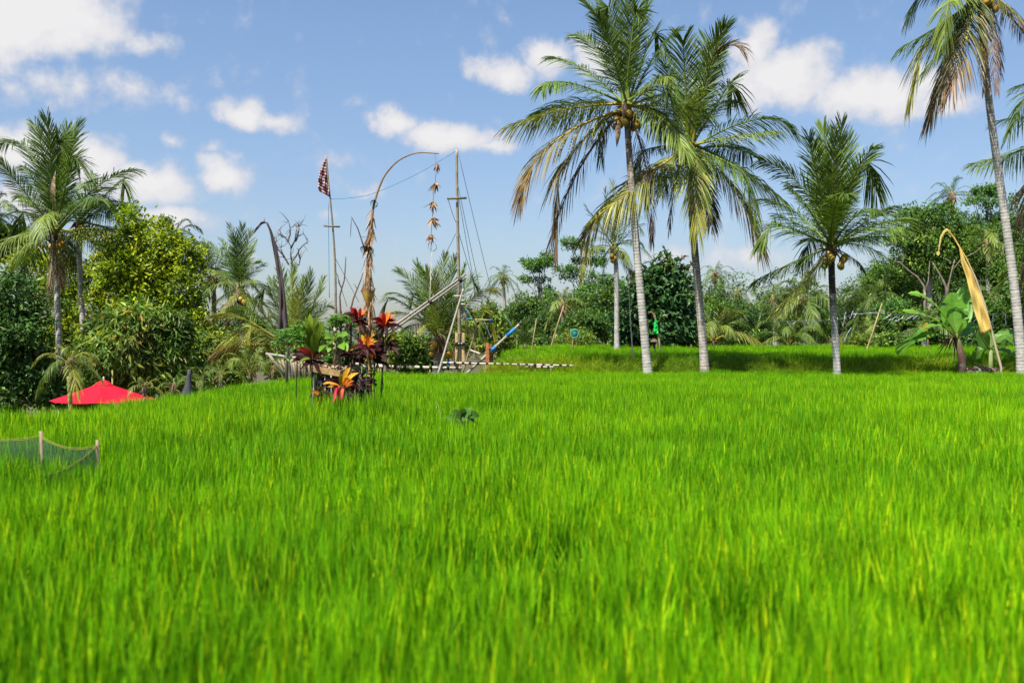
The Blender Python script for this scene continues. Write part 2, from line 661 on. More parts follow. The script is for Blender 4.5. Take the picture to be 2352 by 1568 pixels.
RICE = [(0.46, (0.042, 0.185, 0.0010)), (0.30, (0.022, 0.115, 0.001)), (0.16, (0.072, 0.260, 0.002)), (0.055, (0.19, 0.38, 0.004)), (0.025, (0.22, 0.33, 0.015))]
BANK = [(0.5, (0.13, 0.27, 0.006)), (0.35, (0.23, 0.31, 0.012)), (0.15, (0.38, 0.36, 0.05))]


def make_rice():
    rng = np.random.default_rng(5)
    coll = bpy.data.collections.new('rice_tufts')
    for k in range(7):
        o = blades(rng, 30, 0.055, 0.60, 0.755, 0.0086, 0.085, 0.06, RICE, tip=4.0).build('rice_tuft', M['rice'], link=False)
        coll.objects.link(o)
    P = []
    for (y0, y1, st) in ((0.9, 7, 0.105), (7, 14, 0.13), (14, 24, 0.16), (24, 35.4, 0.18)):
        xw = 0.52 * y1 + 2.5
        gx, gy = np.meshgrid(np.arange(-xw, xw, st), np.arange(y0, y1, st))
        p = np.stack([gx.ravel(), gy.ravel()], 1)
        p += rng.uniform(-0.5, 0.5, p.shape) * st
        keep = np.abs(p[:, 0]) < 0.52 * p[:, 1] + 2.5
        P.append(p[keep])
    p = np.concatenate(P)
    edge = 34.7 + 0.35 * np.sin(p[:, 0] * 0.7) + 0.2 * np.sin(p[:, 0] * 2.3)
    lx = -7.2 + 0.25 * np.sin(p[:, 1] * 0.9)
    keep = (p[:, 1] < edge) & ((p[:, 0] > lx) | (p[:, 1] < 13.7 + 0.2 * np.sin(p[:, 0])))
    keep &= ~((p[:, 0] < -4.9 + 0.2 * (p[:, 1] - 33.0)) & (p[:, 1] > 32.3))
    # a few thin places
    gap = np.ones(len(p))
    for (px, py, r) in ((1190, 1225, 0.42), (1330, 1180, 0.22), (2330, 1075, 0.6), (840, 1010, 0.3), (1560, 1090, 0.25), (420, 1310, 0.2), (1770, 1370, 0.22), (1020, 1420, 0.2)):
        d = 0.95 * F / (py - CY)
        g = W(px, py, d)
        q = ((p[:, 0] - g[0]) ** 2 / r ** 2 + (p[:, 1] - g[1]) ** 2 / (r * 1.2) ** 2)
        gap *= 1 - 0.75 * np.exp(-q)
    keep &= rng.uniform(size=len(p)) < gap ** 0.7
    p, gap = p[keep], gap[keep]
    # the foot of the shrine is left clear
    x, y = p[:, 0], p[:, 1]
    low = 0.5 * np.sin(x * 0.9 + 1.0) * np.cos(y * 0.75) + 0.5 * np.sin(x * 0.37 - y * 0.23)
    hs = 1.0 + 0.07 * low + rng.normal(0, 0.055, len(p))
    # uneven growth from clump to clump
    vn = rng.normal(size=(160, 220))
    gx_, gy_ = (x + 22) / 0.42, y / 0.55
    ix, iy = np.clip(gx_.astype(int), 0, 158), np.clip(gy_.astype(int), 0, 218)
    fx, fy = gx_ - ix, gy_ - iy
    fx, fy = fx * fx * (3 - 2 * fx), fy * fy * (3 - 2 * fy)
    clump = vn[ix, iy] * (1 - fx) * (1 - fy) + vn[ix + 1, iy] * fx * (1 - fy) + vn[ix, iy + 1] * (1 - fx) * fy + vn[ix + 1, iy + 1] * fx * fy
    hs += 0.055 * clump
    hs *= 0.75 + 0.25 * gap
    hs *= 1 - 0.13 * sstep(18, 33, y)
    hs *= 1 - 0.16 * sstep(-4.8, -6.6, x) * sstep(12.5, 14, y)
    for (cx, cy, r, am) in ((-2.6, 14.0, 0.8, 0.22), (-1.7, 13.6, 0.5, 0.2), (5.6, 13.3, 0.8, 0.2), (6.6, 14.6, 0.5, 0.22), (2.6, 13.0, 0.35, 0.18), (-6.0, 12.0, 0.6, 0.12)):
        hs += am * np.exp(-((x - cx) ** 2 + (y - cy) ** 2) / r ** 2)
    pts = np.stack([x, y, H(x, y)], 1)
    n = len(p)
    rot = np.stack([rng.normal(0, 0.07, n), rng.normal(0, 0.07, n) + 0.05 * low, rng.uniform(0, 2 * pi, n)], 1)
    scl = np.stack([1.05 + 0 * x, 1.05 + 0 * x, hs], 1)
    scatter('rice', pts, rot, scl, rng.integers(0, 7, n), coll, 'bright green young rice growing densely across the whole near paddy')
    # the upper terrace behind the palms
    gx, gy = np.meshgrid(np.arange(-0.6, 40, 0.24), np.arange(36.2, 63, 0.24))
    q = np.stack([gx.ravel(), gy.ravel()], 1)
    q += rng.uniform(-0.12, 0.12, q.shape)
    q = q[(np.abs(q[:, 0]) < 0.54 * q[:, 1] + 3) & (q[:, 0] > -0.6 + 0.5 * np.sin(q[:, 1]))]
    n = len(q)
    x, y = q[:, 0], q[:, 1]
    pts = np.stack([x, y, H(x, y)], 1)
    rot = np.stack([rng.normal(0, 0.09, n), rng.normal(0, 0.09, n), rng.uniform(0, 2 * pi, n)], 1)
    hs = 0.84 + rng.normal(0, 0.10, n) + 0.07 * np.sin(x * 0.8 + np.sin(y * 0.5) * 2) + 0.06 * np.sin(x * 2.3 + 1)
    scatter('terrace_rice', pts, rot, np.stack([1.2 + 0 * x, 1.2 + 0 * x, hs], 1), rng.integers(0, 7, n), coll,
            'green rice on the raised terrace behind the palm trunks')
    # the bank of the terrace: arching wild grass with seed heads
    coll2 = bpy.data.collections.new('bank_tufts')
    for k in range(5):
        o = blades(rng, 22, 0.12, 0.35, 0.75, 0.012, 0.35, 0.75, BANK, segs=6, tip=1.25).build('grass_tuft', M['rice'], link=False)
        coll2.objects.link(o)
    n = 5200
    x = rng.uniform(-1.0, 24, n)
    y = rng.uniform(35.3, 36.8, n)
    keep = rng.uniform(size=n) < np.where(x < 9.5, 1.0, 0.45)
    x, y = x[keep], y[keep]
    x2 = rng.uniform(-9.6, -6.6, 500)
    y2 = rng.uniform(13.8, 34, 500)
    x3, y3 = rng.uniform(-5.5, -0.6, 500), rng.uniform(34.5, 38.0, 500)
    x, y = np.concatenate([x, x2, x3]), np.concatenate([y, y2, y3])
    n = len(x)
    rot = np.stack([rng.normal(0.12, 0.15, n), rng.normal(0, 0.15, n), rng.uniform(0, 2 * pi, n)], 1)
    s = rng.uniform(0.6, 1.05, n)
    s[-1000:] *= 0.62
    scatter('bank_grass', np.stack([x, y, H(x, y)], 1), rot, np.stack([s, s, s], 1), rng.integers(0, 5, n), coll2,
            'yellowish arching grass on the bank below the raised terrace')


make_rice()

# ------------------------------------------------------------------ palms
GREEN = np.array((0.076, 0.125, 0.016))
DEEP = np.array((0.042, 0.084, 0.014))
LIGHT = np.array((0.120, 0.168, 0.026))
YELLOW = np.array((0.26, 0.25, 0.035))
GOLD = np.array((0.36, 0.25, 0.03))
BROWN = np.array((0.15, 0.085, 0.045))
PURPLE = np.array((0.10, 0.065, 0.055))
TAN = np.array((0.34, 0.24, 0.15))
STATE = {  # colour of the blade near its foot, colour towards the tip, rachis
    'g': (GREEN, GREEN * 1.1, LIGHT * 1.2), 'd': (DEEP, GREEN, LIGHT), 'l': (LIGHT, LIGHT * 1.1, YELLOW), 'y': (LIGHT * 0.9, YELLOW, GOLD),
    'o': (YELLOW * 0.8, BROWN * 1.2, GOLD), 'b': (BROWN, BROWN * 0.9, TAN * 0.7), 'p': (PURPLE, PURPLE * 0.9, BROWN), 't': (TAN, TAN * 0.9, TAN), 'k': (GREEN * 0.9, BROWN * 1.3, YELLOW),
}


def frond(mb, p0, p1, rng, via=None, arch=0.12, state='g', nl=58, lm=0.85, wd=0.058, droop=0.75, thin=0.0, sides=5, kink=False):
    p0, p1 = np.asarray(p0, float), np.asarray(p1, float)
    ln = np.linalg.norm(p1 - p0)
    if via is None:
        ctrl = p0 + (p1 - p0) * 0.5 + np.array((0, 0, arch * 2 * ln))
    else:
        ctrl = 2 * np.asarray(via, float) - 0.5 * (p0 + p1)
    c0, c1, cr = STATE[state]

    ts = np.linspace(0, 1, 61)[:, None]
    Q = (1 - ts) ** 2 * p0 + 2 * ts * (1 - ts) * ctrl + ts ** 2 * p1
    if kink:      # tip snapped by the wind and hanging
        kb = rng.uniform(0.62, 0.8)
        ex = np.clip(ts - kb, 0, 1)
        Q = Q - np.array((0, 0, 1.0)) * ex * ln * 0.75 - (p1 - p0) * np.array((1, 1, 0)) * ex * 0.5
    TQ = unit(np.gradient(Q, axis=0))

    def at(t):
        P_ = np.stack([np.interp(t, ts[:, 0], Q[:, j]) for j in range(3)], 1)
        T_ = np.stack([np.interp(t, ts[:, 0], TQ[:, j]) for j in range(3)], 1)
        return P_, unit(T_)
    t = np.linspace(0, 1, 13)
    P, _ = at(t)
    rr = ln * (0.0105 * (1 - t) ** 1.4 + 0.0018)
    rr[0] *= 1.9
    rr[1] *= 1.25
    mb.tube(P, rr, sides, np.outer(np.ones(13), cr * rng.uniform(0.85, 1.15)), cap=False)
    hd = (p1 - p0) * np.array((1, 1, 0))
    if np.linalg.norm(hd) < 0.30 * ln:
        a = rng.normal(0, 0.5)
        hd = np.array((sin(a), cos(a), 0.0)) * (1 if rng.uniform() < 0.5 else -1)
    S0 = unit(np.cross(hd, (0, 0, 1.0)))
    tt = np.linspace(0.14, 1.0, nl)
    tt = np.clip(tt + rng.uniform(-0.4, 0.4, nl) / nl, 0.1, 1.0)
    if thin:
        tt = tt[rng.uniform(size=nl) > thin]
    tt = np.concatenate([tt, np.clip(tt + 0.3 / nl, 0, 1)])
    sd = np.concatenate([np.ones(len(tt) // 2), -np.ones(len(tt) // 2)])
    m = len(tt)
    B, T = at(tt)
    tw = rng.normal(0, 0.35)
    S = S0 - T * (T @ S0)[:, None]
    S = unit(S)
    Nn = np.cross(S, T)
    S, Nn = S * cos(tw) + Nn * sin(tw), Nn * cos(tw) - S * sin(tw)
    an = np.radians(30 + 34 * tt ** 1.5 + 12 * np.abs(T[:, 2])) + rng.normal(0, 0.06, m)
    D = S * (sd * np.cos(an))[:, None] + T * np.sin(an)[:, None] + Nn * rng.normal(0.10, 0.09, m)[:, None]
    D = unit(D)
    L = lm * 1.05 * ln / 4.2 * (0.35 + 0.75 * np.sin(pi * np.clip(tt * 0.86 + 0.06, 0, 1)) ** 0.8) * rng.uniform(0.82, 1.12, m)
    g = droop * rng.uniform(0.6, 1.25, m) * (1.0 - 0.75 * np.clip(T[:, 2], -0.2, 1))
    lost = rng.uniform(size=m) < 0.05
    L = np.where(lost, L * 0.35, L)
    Wv = unit(T - D * np.sum(D * T, 1)[:, None] + 0.25 * rng.normal(size=(m, 3)))
    ss = (0.0, 0.45, 0.8, 1.0)
    ws = (0.55, 1.0, 0.7, 0.0)
    rings = []
    for s_, w_ in zip(ss, ws):
        c = B + D * (L * s_)[:, None]
        c[:, 2] -= g * L * s_ ** 2 * 0.85
        if w_ > 0:
            k = Wv * (wd * w_ * ln / 4.2 / 2)
            rings += [c - k, c + k]
        else:
            rings += [c]
    V = np.stack(rings, 1).reshape(-1, 3)
    o = np.arange(m)[:, None] * 7
    q = np.concatenate([o + np.array([[0, 1, 3, 2]]), o + np.array([[2, 3, 5, 4]])])
    tr = o + np.array([[4, 5, 6]])
    mixv = np.clip(tt ** 1.2 + rng.normal(0, 0.12, m), 0, 1)[:, None]
    c = (c0 * (1 - mixv) + c1 * mixv) * rng.uniform(0.75, 1.3, (m, 1))
    C = np.repeat(c, 7, axis=0)
    b0 = mb.n
    mb.add(V, q, C)
    mb.f.append(tr + b0)
    return mb


def palm_trunk(pts, r0, r1, rng, low=(0.44, 0.42, 0.37), high=(0.20, 0.15, 0.105), split=0.55, sides=12):
    """trunk with a swollen foot and ring scars along its length"""
    pts = np.asarray(pts, float)
    s = np.concatenate([[0], np.cumsum(np.linalg.norm(np.diff(pts, axis=0), axis=1))])
    n = int(max(14, s[-1] / 0.11)) * 2
    u = np.linspace(0, s[-1], n)
    # smooth through the given points
    k = np.polyfit(s / s[-1], pts, min(len(pts) - 1, 3))
    P = np.stack([np.polyval(k[:, j], u / s[-1]) for j in range(3)], 1)
    f = u / s[-1]
    R = r0 + (r1 - r0) * f + r0 * 0.55 * np.exp(-u / 0.45)
    R = R * (1 + 0.05 * np.where(np.arange(n) % 2 == 0, 1, -1) + rng.normal(0, 0.012, n))
    C = np.array(low)[None] * (1 - sstep(split, min(1, split + 0.3), f))[:, None] + np.array(high)[None] * sstep(split, min(1, split + 0.3), f)[:, None]
    C = C * (1 - 0.45 * (np.arange(n) % 2))[:, None] * rng.uniform(0.82, 1.12, (n, 1))
    mb = MB()
    mb.tube(P, R, sides, C)
    return mb


NUT = None


def nuts(parent, centre, rng, n, rad, spread, colour, sm=0.13, low=0.25):
    """coconuts hung round the top of the trunk, each a part"""
    global NUT
    base = np.array(WORLD[parent.name])
    if NUT is None:
        NUT = {}
    key = tuple(np.round(colour, 3))
    for i in range(n):
        a = rng.uniform(0, 2 * pi)
        c = np.asarray(centre) + np.array((cos(a) * spread * rng.uniform(0.45, 1), sin(a) * spread * rng.uniform(0.45, 1), -low * rng.uniform(0, 1.2)))
        if key not in NUT:
            mb = MB()
            th = rng
            mb.ball((0, 0, 0), (1, 1, 1.18), colour, 9, 7)
            V = mb.v[0]
            V *= (1 + 0.05 * np.cos(3 * np.arctan2(V[:, 1], V[:, 0])))[:, None]
            NUT[key] = mb.build('coconut', M['husk'], link=False)
        copy_part(NUT[key], parent, tuple(c - base), (rng.uniform(-.5, .5), rng.uniform(-.5, .5), rng.uniform(0, 6)), (sm * rng.uniform(0.85, 1.1),) * 3)


def crown_heart(parent, c, rng, r=0.22, tan=True):
    """fibre and sheath bases in the heart of the crown, dry spathe hanging from it"""
    mb = MB()
    c = np.asarray(c)
    k = r / 0.2
    mb.tube([c + (0, 0, -0.55 * k), c + (0, 0, -0.2 * k), c + (0, 0, 0.15 * k), c + (0, 0, 0.4 * k)], [r * 0.65, r * 1.1, r * 0.8, r * 0.15], 9, np.array([(0.10, 0.07, 0.045), (0.13, 0.09, 0.055), (0.17, 0.13, 0.06), (0.14, 0.16, 0.05)]))
    for i in range(14):
        a = rng.uniform(0, 2 * pi)
        o = np.array((cos(a), sin(a), 0))
        p = c + o * r * 0.6 + np.array((0, 0, rng.uniform(-0.3, 0.2)))
        e = p + (o * rng.uniform(0.15, 0.6) + np.array((0, 0, rng.uniform(-0.7, 0.1)))) * k
        mb.tube([p, (p + e) / 2 + (0, 0, 0.06), e], [0.04 * k, 0.03 * k, 0.008 * k], 5, np.array([(0.16, 0.11, 0.06)] * 3) * rng.uniform(0.6, 1.5))
    mb.build('crown_fibre', M['dry'], parent)


def strip(mb, P, side, Wd, C, fold=0.0, nrm=None):
    """a bent strip along P with half widths Wd, folded along its middle"""
    P = np.asarray(P, float)
    n = len(P)
    side = np.broadcast_to(np.asarray(side, float), (n, 3))
    T = unit(np.gradient(P, axis=0))
    S = unit(side - T * np.sum(side * T, 1)[:, None])
    Nn = np.cross(S, T) if nrm is None else np.broadcast_to(nrm, (n, 3))
    Wd = np.asarray(Wd, float)[:, None]
    V = np.stack([P - S * Wd + Nn * Wd * fold, P, P + S * Wd + Nn * Wd * fold], 1).reshape(-1, 3)
    i = np.arange(n - 1)[:, None] * 3
    Fq = np.concatenate([i + np.array([[0, 1, 4, 3]]), i + np.array([[1, 2, 5, 4]])])
    C = np.asarray(C, float)
    C = np.repeat(C, 3, axis=0) if C.ndim == 2 else C
    mb.add(V, Fq, C)
    return mb


def hero_palm(label, d, trunk, r0, r1, centre, fronds, conv, seed, lmax, nut=12, nutc=(0.36, 0.22, 0.02), spathe=(), lm=0.90, nl=76, split=0.55, extra_up=0, wd=0.042, nspread=0.5, sides=12, base_z=None, low=(0.44, 0.42, 0.37), high=(0.20, 0.15, 0.105)):
    """fronds: (tip x, tip y, via x, via y or None, state[, depth sign])"""
    rng = np.random.default_rng(seed)
    tp = [W(x, y, d) for x, y in trunk]
    b = tp[0].copy()
    gz = float(H(b[0], b[1])) if base_z is None else base_z
    dr = unit(tp[1] - tp[0])
    foot = b - dr * max(0.05, (b[2] - gz) / max(dr[2], 0.2))
    root = thing('coconut_palm', label, 'palm tree', foot, 'coconut palms')
    palm_trunk([foot] + tp + [W(*centre, d) - np.array((0, 0, 0.1))], r0, r1, rng, low, high, split=split, sides=sides).build('trunk', M['palm_bark'], root)
    c = W(*centre, d)
    crown_heart(root, c, rng, r1 * 1.6)
    ps = F / d
    for fr in fronds:
        tx, ty, vx, vy, st = fr[:5]
        (tx, ty) = conv(tx, ty)
        proj = math.hypot(tx - centre[0], ty - centre[1]) / ps
        full = lmax * rng.uniform(0.86, 1.0)
        sg = fr[5] if len(fr) > 5 else (0.8 if rng.uniform() < 0.5 else -0.8)
        dep = sg * 0.75 * math.sqrt(max(0.0, full ** 2 - proj ** 2))
        tip = W(tx, ty, d + dep)
        tip[0] = (tx - CX) / F * (d + dep)
        p0 = c + rng.uniform(-1, 1, 3) * np.array((0.10, 0.10, 0.18))
        if vx is None:
            via = None
        else:
            (vx, vy) = conv(vx, vy)
            via = W(vx, vy, d + dep * 0.55)
        dead = st in 'bpt'
        mb = frond(MB(), p0, tip, rng, via, 0.1, st, nl, lm * (0.30 if st == 't' else 0.45 if dead else 1), wd * (0.6 if dead else 1), 1.1 if dead else 0.72, 0.25 if dead else 0.0, kink=(not dead and rng.uniform() < 0.3))
        mb.build('frond', M['frond'], root)
    if nut:
        nuts(root, c + (0, 0, -0.25), rng, nut, 0.13, nspread, nutc, 0.115, 0.4)
    for (sx, sy, ex, ey) in spathe:
        a, e = W(*conv(sx, sy), d - 0.2), W(*conv(ex, ey), d - 0.35)
        t = np.linspace(0, 1, 7)[:, None]
        P = a * (1 - t) + e * t + np.array((0, -0.25, 0)) * np.sin(pi * t)
        strip(MB(), P, (1, 0.2, 0), 0.105 * np.array([0.2, 0.45, 0.85, 1, 0.8, 0.45, 0.05]), TAN * 0.85, 0.6).build('spathe', M['dry'], root)
    return root


z5 = lambda x, y: (x * 0.3809 + 1157.6, y * 0.3809)
z6 = lambda x, y: (x * 0.3986 + 1653.75, y * 0.3986 + 257.25)
z1 = lambda x, y: (x * 0.4689, y * 0.4689 + 229.7)
dd = lambda x, y: (x, y)
NN = (None, None)

PALM1 = [
    (745, -90, *NN, 'g', -1), (600, -60, 660, 200, 'd'), (470, 5, 640, 230, 'd', 1), (880, -40, 800, 260, 'g', 1), (810, -90, 770, 240, 'g', -1), (560, 90, 650, 330, 'd', -1),
    (440, 210, 560, 310, 'd'), (285, 345, 500, 430, 'g', 1), (235, 525, 400, 500, 'g', -1), (170, 705, 420, 625, 'd', 1), (28, 765, 380, 660, 'y', -1),
    (105, 1175, 300, 860, 'o', -1), (225, 1270, 400, 930, 'k', -1), (270, 1480, 460, 1010, 'p', 1),
    (950, 130, 850, 320, 'g', 1), (1040, 190, 900, 350, 'd', 1), (1060, 380, 930, 480, 'g', -1), (985, 465, 880, 520, 'l', -1), (1240, 690, 1010, 645, 'l', -1), (1120, 560, 950, 570, 'g', 1),
    (1090, 905, 960, 720, 'l', -1), (895, 1450, 850, 980, 'p', -1), (1030, 860, 900, 700, 'g', 1), (560, 830, 640, 690, 'd', 1),
]
PALM2 = [
    (1075, 85, 1090, 450, 'g', -1), (1255, 145, 1210, 430, 'd', 1), (1330, 160, 1240, 400, 'g', -1), (1425, 280, 1250, 400, 'k', -1), (1415, 400, 1300, 600, 'd', 1), (1390, 610, 1260, 660, 'g'),
    (1735, 765, 1480, 730, 'g', -1), (1640, 790, 1420, 820, 'l', -1), (1490, 935, 1320, 885, 'd', 1), (1690, 1210, 1400, 1000, 'd', 1), (1590, 1160, 1370, 990, 'g', -1), (1550, 1495, 1370, 1120, 'k', -1),
    (1270, 1430, 1190, 1150, 't', -1), (1000, 1380, 1040, 1080, 'p', 1), (485, 1425, 770, 1120, 'o', -1), (560, 1310, 850, 1080, 'y', -1), (705, 965, 900, 890, 'd', 1), (950, 1160, 1030, 990, 'g', 1), (880, 560, 960, 720, 'd', 1), (960, 330, 1030, 580, 'g', 1),
    (1240, 1010, 1130, 900, 'l', -1), (1200, 530, 1130, 680, 'l', -1), (1180, 1180, 1140, 1010, 'y', -1), (1300, 300, 1190, 560, 'g', 1), (1250, 1330, 1200, 1100, 'k', 1),
]
PALM3 = [
    (700, 70, 670, 420, 'g', -1), (595, 95, 620, 420, 'g', 1), (655, 120, 650, 430, 'l', -1), (740, 140, 715, 400, 'd', 1), (515, 150, 570, 420, 'g', -1), (560, 200, 600, 450, 'g', 1),
    (945, 275, 790, 350, 'g', 1), (880, 210, 760, 400, 'g', -1), (235, 275, 470, 430, 'g', 1), (400, 430, 510, 560, 'g', -1), (240, 500, 450, 590, 'g', 1), (195, 600, 430, 680, 'g', -1), (330, 590, 480, 660, 'g', 1),
    (205, 970, 430, 860, 'd', 1), (330, 1130, 520, 940, 'y', -0.25), (980, 545, 830, 640, 'd', 1), (1125, 610, 900, 650, 'g', 1), (1010, 940, 880, 790, 'g', -0.3), (1000, 720, 830, 720, 'd', -1), (900, 560, 780, 600, 'g', -1),
    (735, 470, 660, 560, 'g', -1), (560, 480, 600, 590, 'd', 1), (450, 760, 560, 740, 'd', 1), (820, 900, 750, 830, 'd', 0.3), (1060, 660, 880, 700, 'g', -1), (790, 330, 710, 520, 'd', 1),
]
PALMA = [
    (290, 95, 275, 330, 'g', -1), (170, 120, 220, 330, 'd', 1), (228, 95, 250, 320, 'd', -1), (380, 125, 320, 340, 'd', 1), (405, 160, 340, 350, 'g', -1), (330, 140, 300, 350, 'g', 1),
    (8, 215, 150, 270, 'd', 1), (0, 300, 120, 450, 'g', -1), (45, 540, 160, 560, 'd', 1), (-60, 740, 110, 660, 'l', -1), (10, 860, 120, 720, 'l', -0.4), (70, 870, 170, 730, 'd', 1),
    (645, 340, 470, 430, 'd', -1), (640, 515, 460, 510, 'd', 1), (595, 580, 450, 520, 'g', 1), (720, 745, 520, 635, 'l', -0.4), (540, 750, 420, 670, 'l', -0.5), (430, 400, 350, 480, 'g', 1), (120, 330, 190, 440, 'd', 1),
    (215, 1035, 250, 830, 't', -1), (300, 900, 280, 760, 'o', -0.3), (195, 670, 225, 560, 'l', -1), (90, 480, 170, 510, 'd', -1), (370, 830, 320, 690, 'd', 1), (480, 480, 390, 520, 'd', -1),
]


def make_hero_palms():
    hero_palm('tall coconut palm with ripe yellow nuts and a purple dead frond, nearer the bamboo rails', 34.5,
              [(1487, 845), (1473, 700), (1462, 560), (1449, 400), (1440, 300)], 0.150, 0.105, (1440, 245), PALM1, z5, 11, 4.6, 20, spathe=[(725, 600, 720, 730), (690, 720, 680, 890)])
    hero_palm('leaning coconut palm with brown ragged trunk, beside the tallest palm', 35.2,
              [(1618, 845), (1607, 700), (1598, 600), (1589, 480), (1583, 400)], 0.150, 0.115, (1583, 340), PALM2, z5, 12, 5.0, 12, low=(0.40, 0.35, 0.29), high=(0.15, 0.10, 0.065), split=0.35)
    hero_palm('shorter coconut palm with orange flower stalk, trunk rising from the rice edge', 32.5,
              [(1922, 850), (1918, 760), (1913, 690), (1910, 625)], 0.112, 0.108, (1910, 565), PALM3, z6, 13, 4.6, 9, (0.30, 0.21, 0.02), split=0.42, high=(0.075, 0.055, 0.038))  # dark upper trunk colour paints in the shade of the crown
    pr = [(2075, 105, 2170, 50, 'd'), (2066, 150, 2160, 70, 'y'), (2135, 265, 2190, 110, 'o', -1), (2120, 165, 2200, 60, 'd', 1), (2150, 160, 2205, 60, 'g', 1), (2185, 205, 2225, 70, 'k', -1), (2290, 205, 2275, 80, 'b', -1), (2300, 170, 2285, 60, 'b', 1),
          (2400, 120, 2320, 20, 'k', -1), (2370, 100, 2310, 30, 'b', 1), (2050, 10, 2150, -25, 'd'), (2460, 20, 2350, -50, 'g'), (2400, -120, 2330, -90, 'g'), (2250, -260, 2252, -130, 'g'), (2160, -180, 2210, -110, 'd'), (2090, -90, 2170, -80, 'g'), (2340, -210, 2300, -120, 'd'), (2440, -70, 2340, -80, 'd'), (2260, 210, 2255, 90, 't', -1), (2150, 30, 2200, -10, 'l', -1)]
    hero_palm('tall coconut palm with golden lower fronds, its pale trunk behind the yellow banner', 34.0,
              [(2345, 838), (2325, 620), (2303, 460), (2279, 300), (2262, 130), (2252, 20)], 0.165, 0.10, (2252, -20), pr, dd, 14, 4.3, 10, split=0.6)
    p5 = [(2290, 235, 2390, 215, 'd'), (2240, 375, 2350, 345, 'd', -1), (2330, 470, 2400, 380, 'o', -1), (2330, 560, 2400, 420, 'o', -1), (2280, 280, 2380, 270, 'g', 1), (2330, 200, 2410, 210, 'g'), (2400, 130, 2440, 210, 'd'), (2490, 120, 2470, 210, 'g'), (2580, 200, 2520, 230, 'g'), (2620, 330, 2540, 300, 'd'), (2560, 460, 2520, 370, 'y'), (2470, 520, 2460, 400, 'b')]
    hero_palm('coconut palm at the far right whose fronds reach in behind the tallest trunk', 40.0,
              [(2480, 840), (2470, 600), (2455, 340)], 0.15, 0.11, (2452, 305), p5, dd, 15, 4.3, 6)
    hero_palm('coconut palm with tan upright spathe and yellow nuts above the red parasol', 42.0,
              [(140, 920), (134, 760), (130, 650), (125, 590)], 0.135, 0.11, (122, 530), PALMA, z1, 16, 4.9, 12, (0.40, 0.25, 0.02), spathe=[(275, 560, 272, 350)], split=0.75)
    pb = [(300, 395, 250, 440, 'd'), (295, 490, 240, 480, 'd'), (335, 565, 260, 530, 'l', -1), (215, 400, 205, 450, 'g', 1), (120, 420, 150, 460, 'd', 1), (255, 575, 225, 530, 'y', -1), (300, 720, 255, 620, 'b', -0.5), (265, 440, 225, 470, 'd'), (140, 640, 165, 570, 'k', 0.6)]
    hero_palm('coconut palm with long pale trunk and brown hanging fronds behind the red parasol', 44.0,
              [(198, 890), (192, 760), (186, 660), (180, 580)], 0.13, 0.11, (182, 515), pb, dd, 17, 5.0, 6, split=0.9)
    pg = [(1405, 420, 1412, 500, 'l', -1), (1390, 440, 1402, 510, 'g'), (1430, 430, 1422, 510, 'g'), (1345, 475, 1385, 530, 'd'), (1330, 560, 1375, 545, 'y'), (1318, 600, 1370, 565, 'y', -1), (1380, 610, 1395, 580, 'd'), (1490, 585, 1455, 560, 'd'), (1480, 500, 1450, 530, 'd'), (1470, 560, 1445, 550, 'g', 1), (1440, 620, 1428, 585, 'd'), (1465, 470, 1440, 520, 'g'), (1350, 520, 1385, 535, 'g', 1), (1450, 640, 1435, 590, 'k'), (1375, 470, 1395, 520, 'd'), (1440, 600, 1425, 570, 'l', -1)]
    hero_palm('slim coconut palm standing between the two tall palms at the forest edge', 52.0,
              [(1417, 762), (1416, 690), (1415, 600)], 0.135, 0.12, (1412, 570), pg, dd, 18, 3.3, 6, split=0.8, nl=36)


    zc = lambda x, y: (x * 0.33204 + 413.4, y * 0.33204 + 459.4)
    E = [(780, 465, 770, 740, 'l', -0.3), (700, 480, 730, 740, 'g', 0.6), (905, 505, 860, 740, 'g', 0.4), (985, 560, 900, 780, 'g', 1), (1055, 650, 930, 840, 'd', 0.6), (640, 560, 690, 780, 'd', 1), (520, 575, 650, 700, 'g', 0.6), (450, 640, 590, 800, 'l', -0.8),
         (235, 800, 440, 820, 'y', 0.3), (250, 1055, 430, 920, 'y', 0.5), (245, 1065, 440, 1000, 'o', -0.4), (330, 900, 500, 880, 'l', 0.8), (420, 870, 560, 900, 'y', -0.6), (820, 640, 790, 830, 'y', -1), (1000, 980, 900, 920, 'l', 0.4), (830, 830, 790, 880, 'l', -1), (560, 700, 660, 820, 'g', -0.5), (480, 1130, 600, 1020, 'd', 0.6), (950, 720, 860, 850, 'g', -0.4), (860, 560, 820, 780, 'd', 0.8), (600, 1150, 680, 1060, 'k', 0.3), (380, 760, 540, 800, 'g', 0.9)]
    hero_palm('dwarf coconut palm with long yellow lower fronds beside the drooping grey banner', 36.5, [(668, 850), (667, 835)], 0.13, 0.11, (667, 806), E, zc, 31, 3.5, 8, (0.52, 0.24, 0.02), split=0.2, nl=72, nspread=0.6)
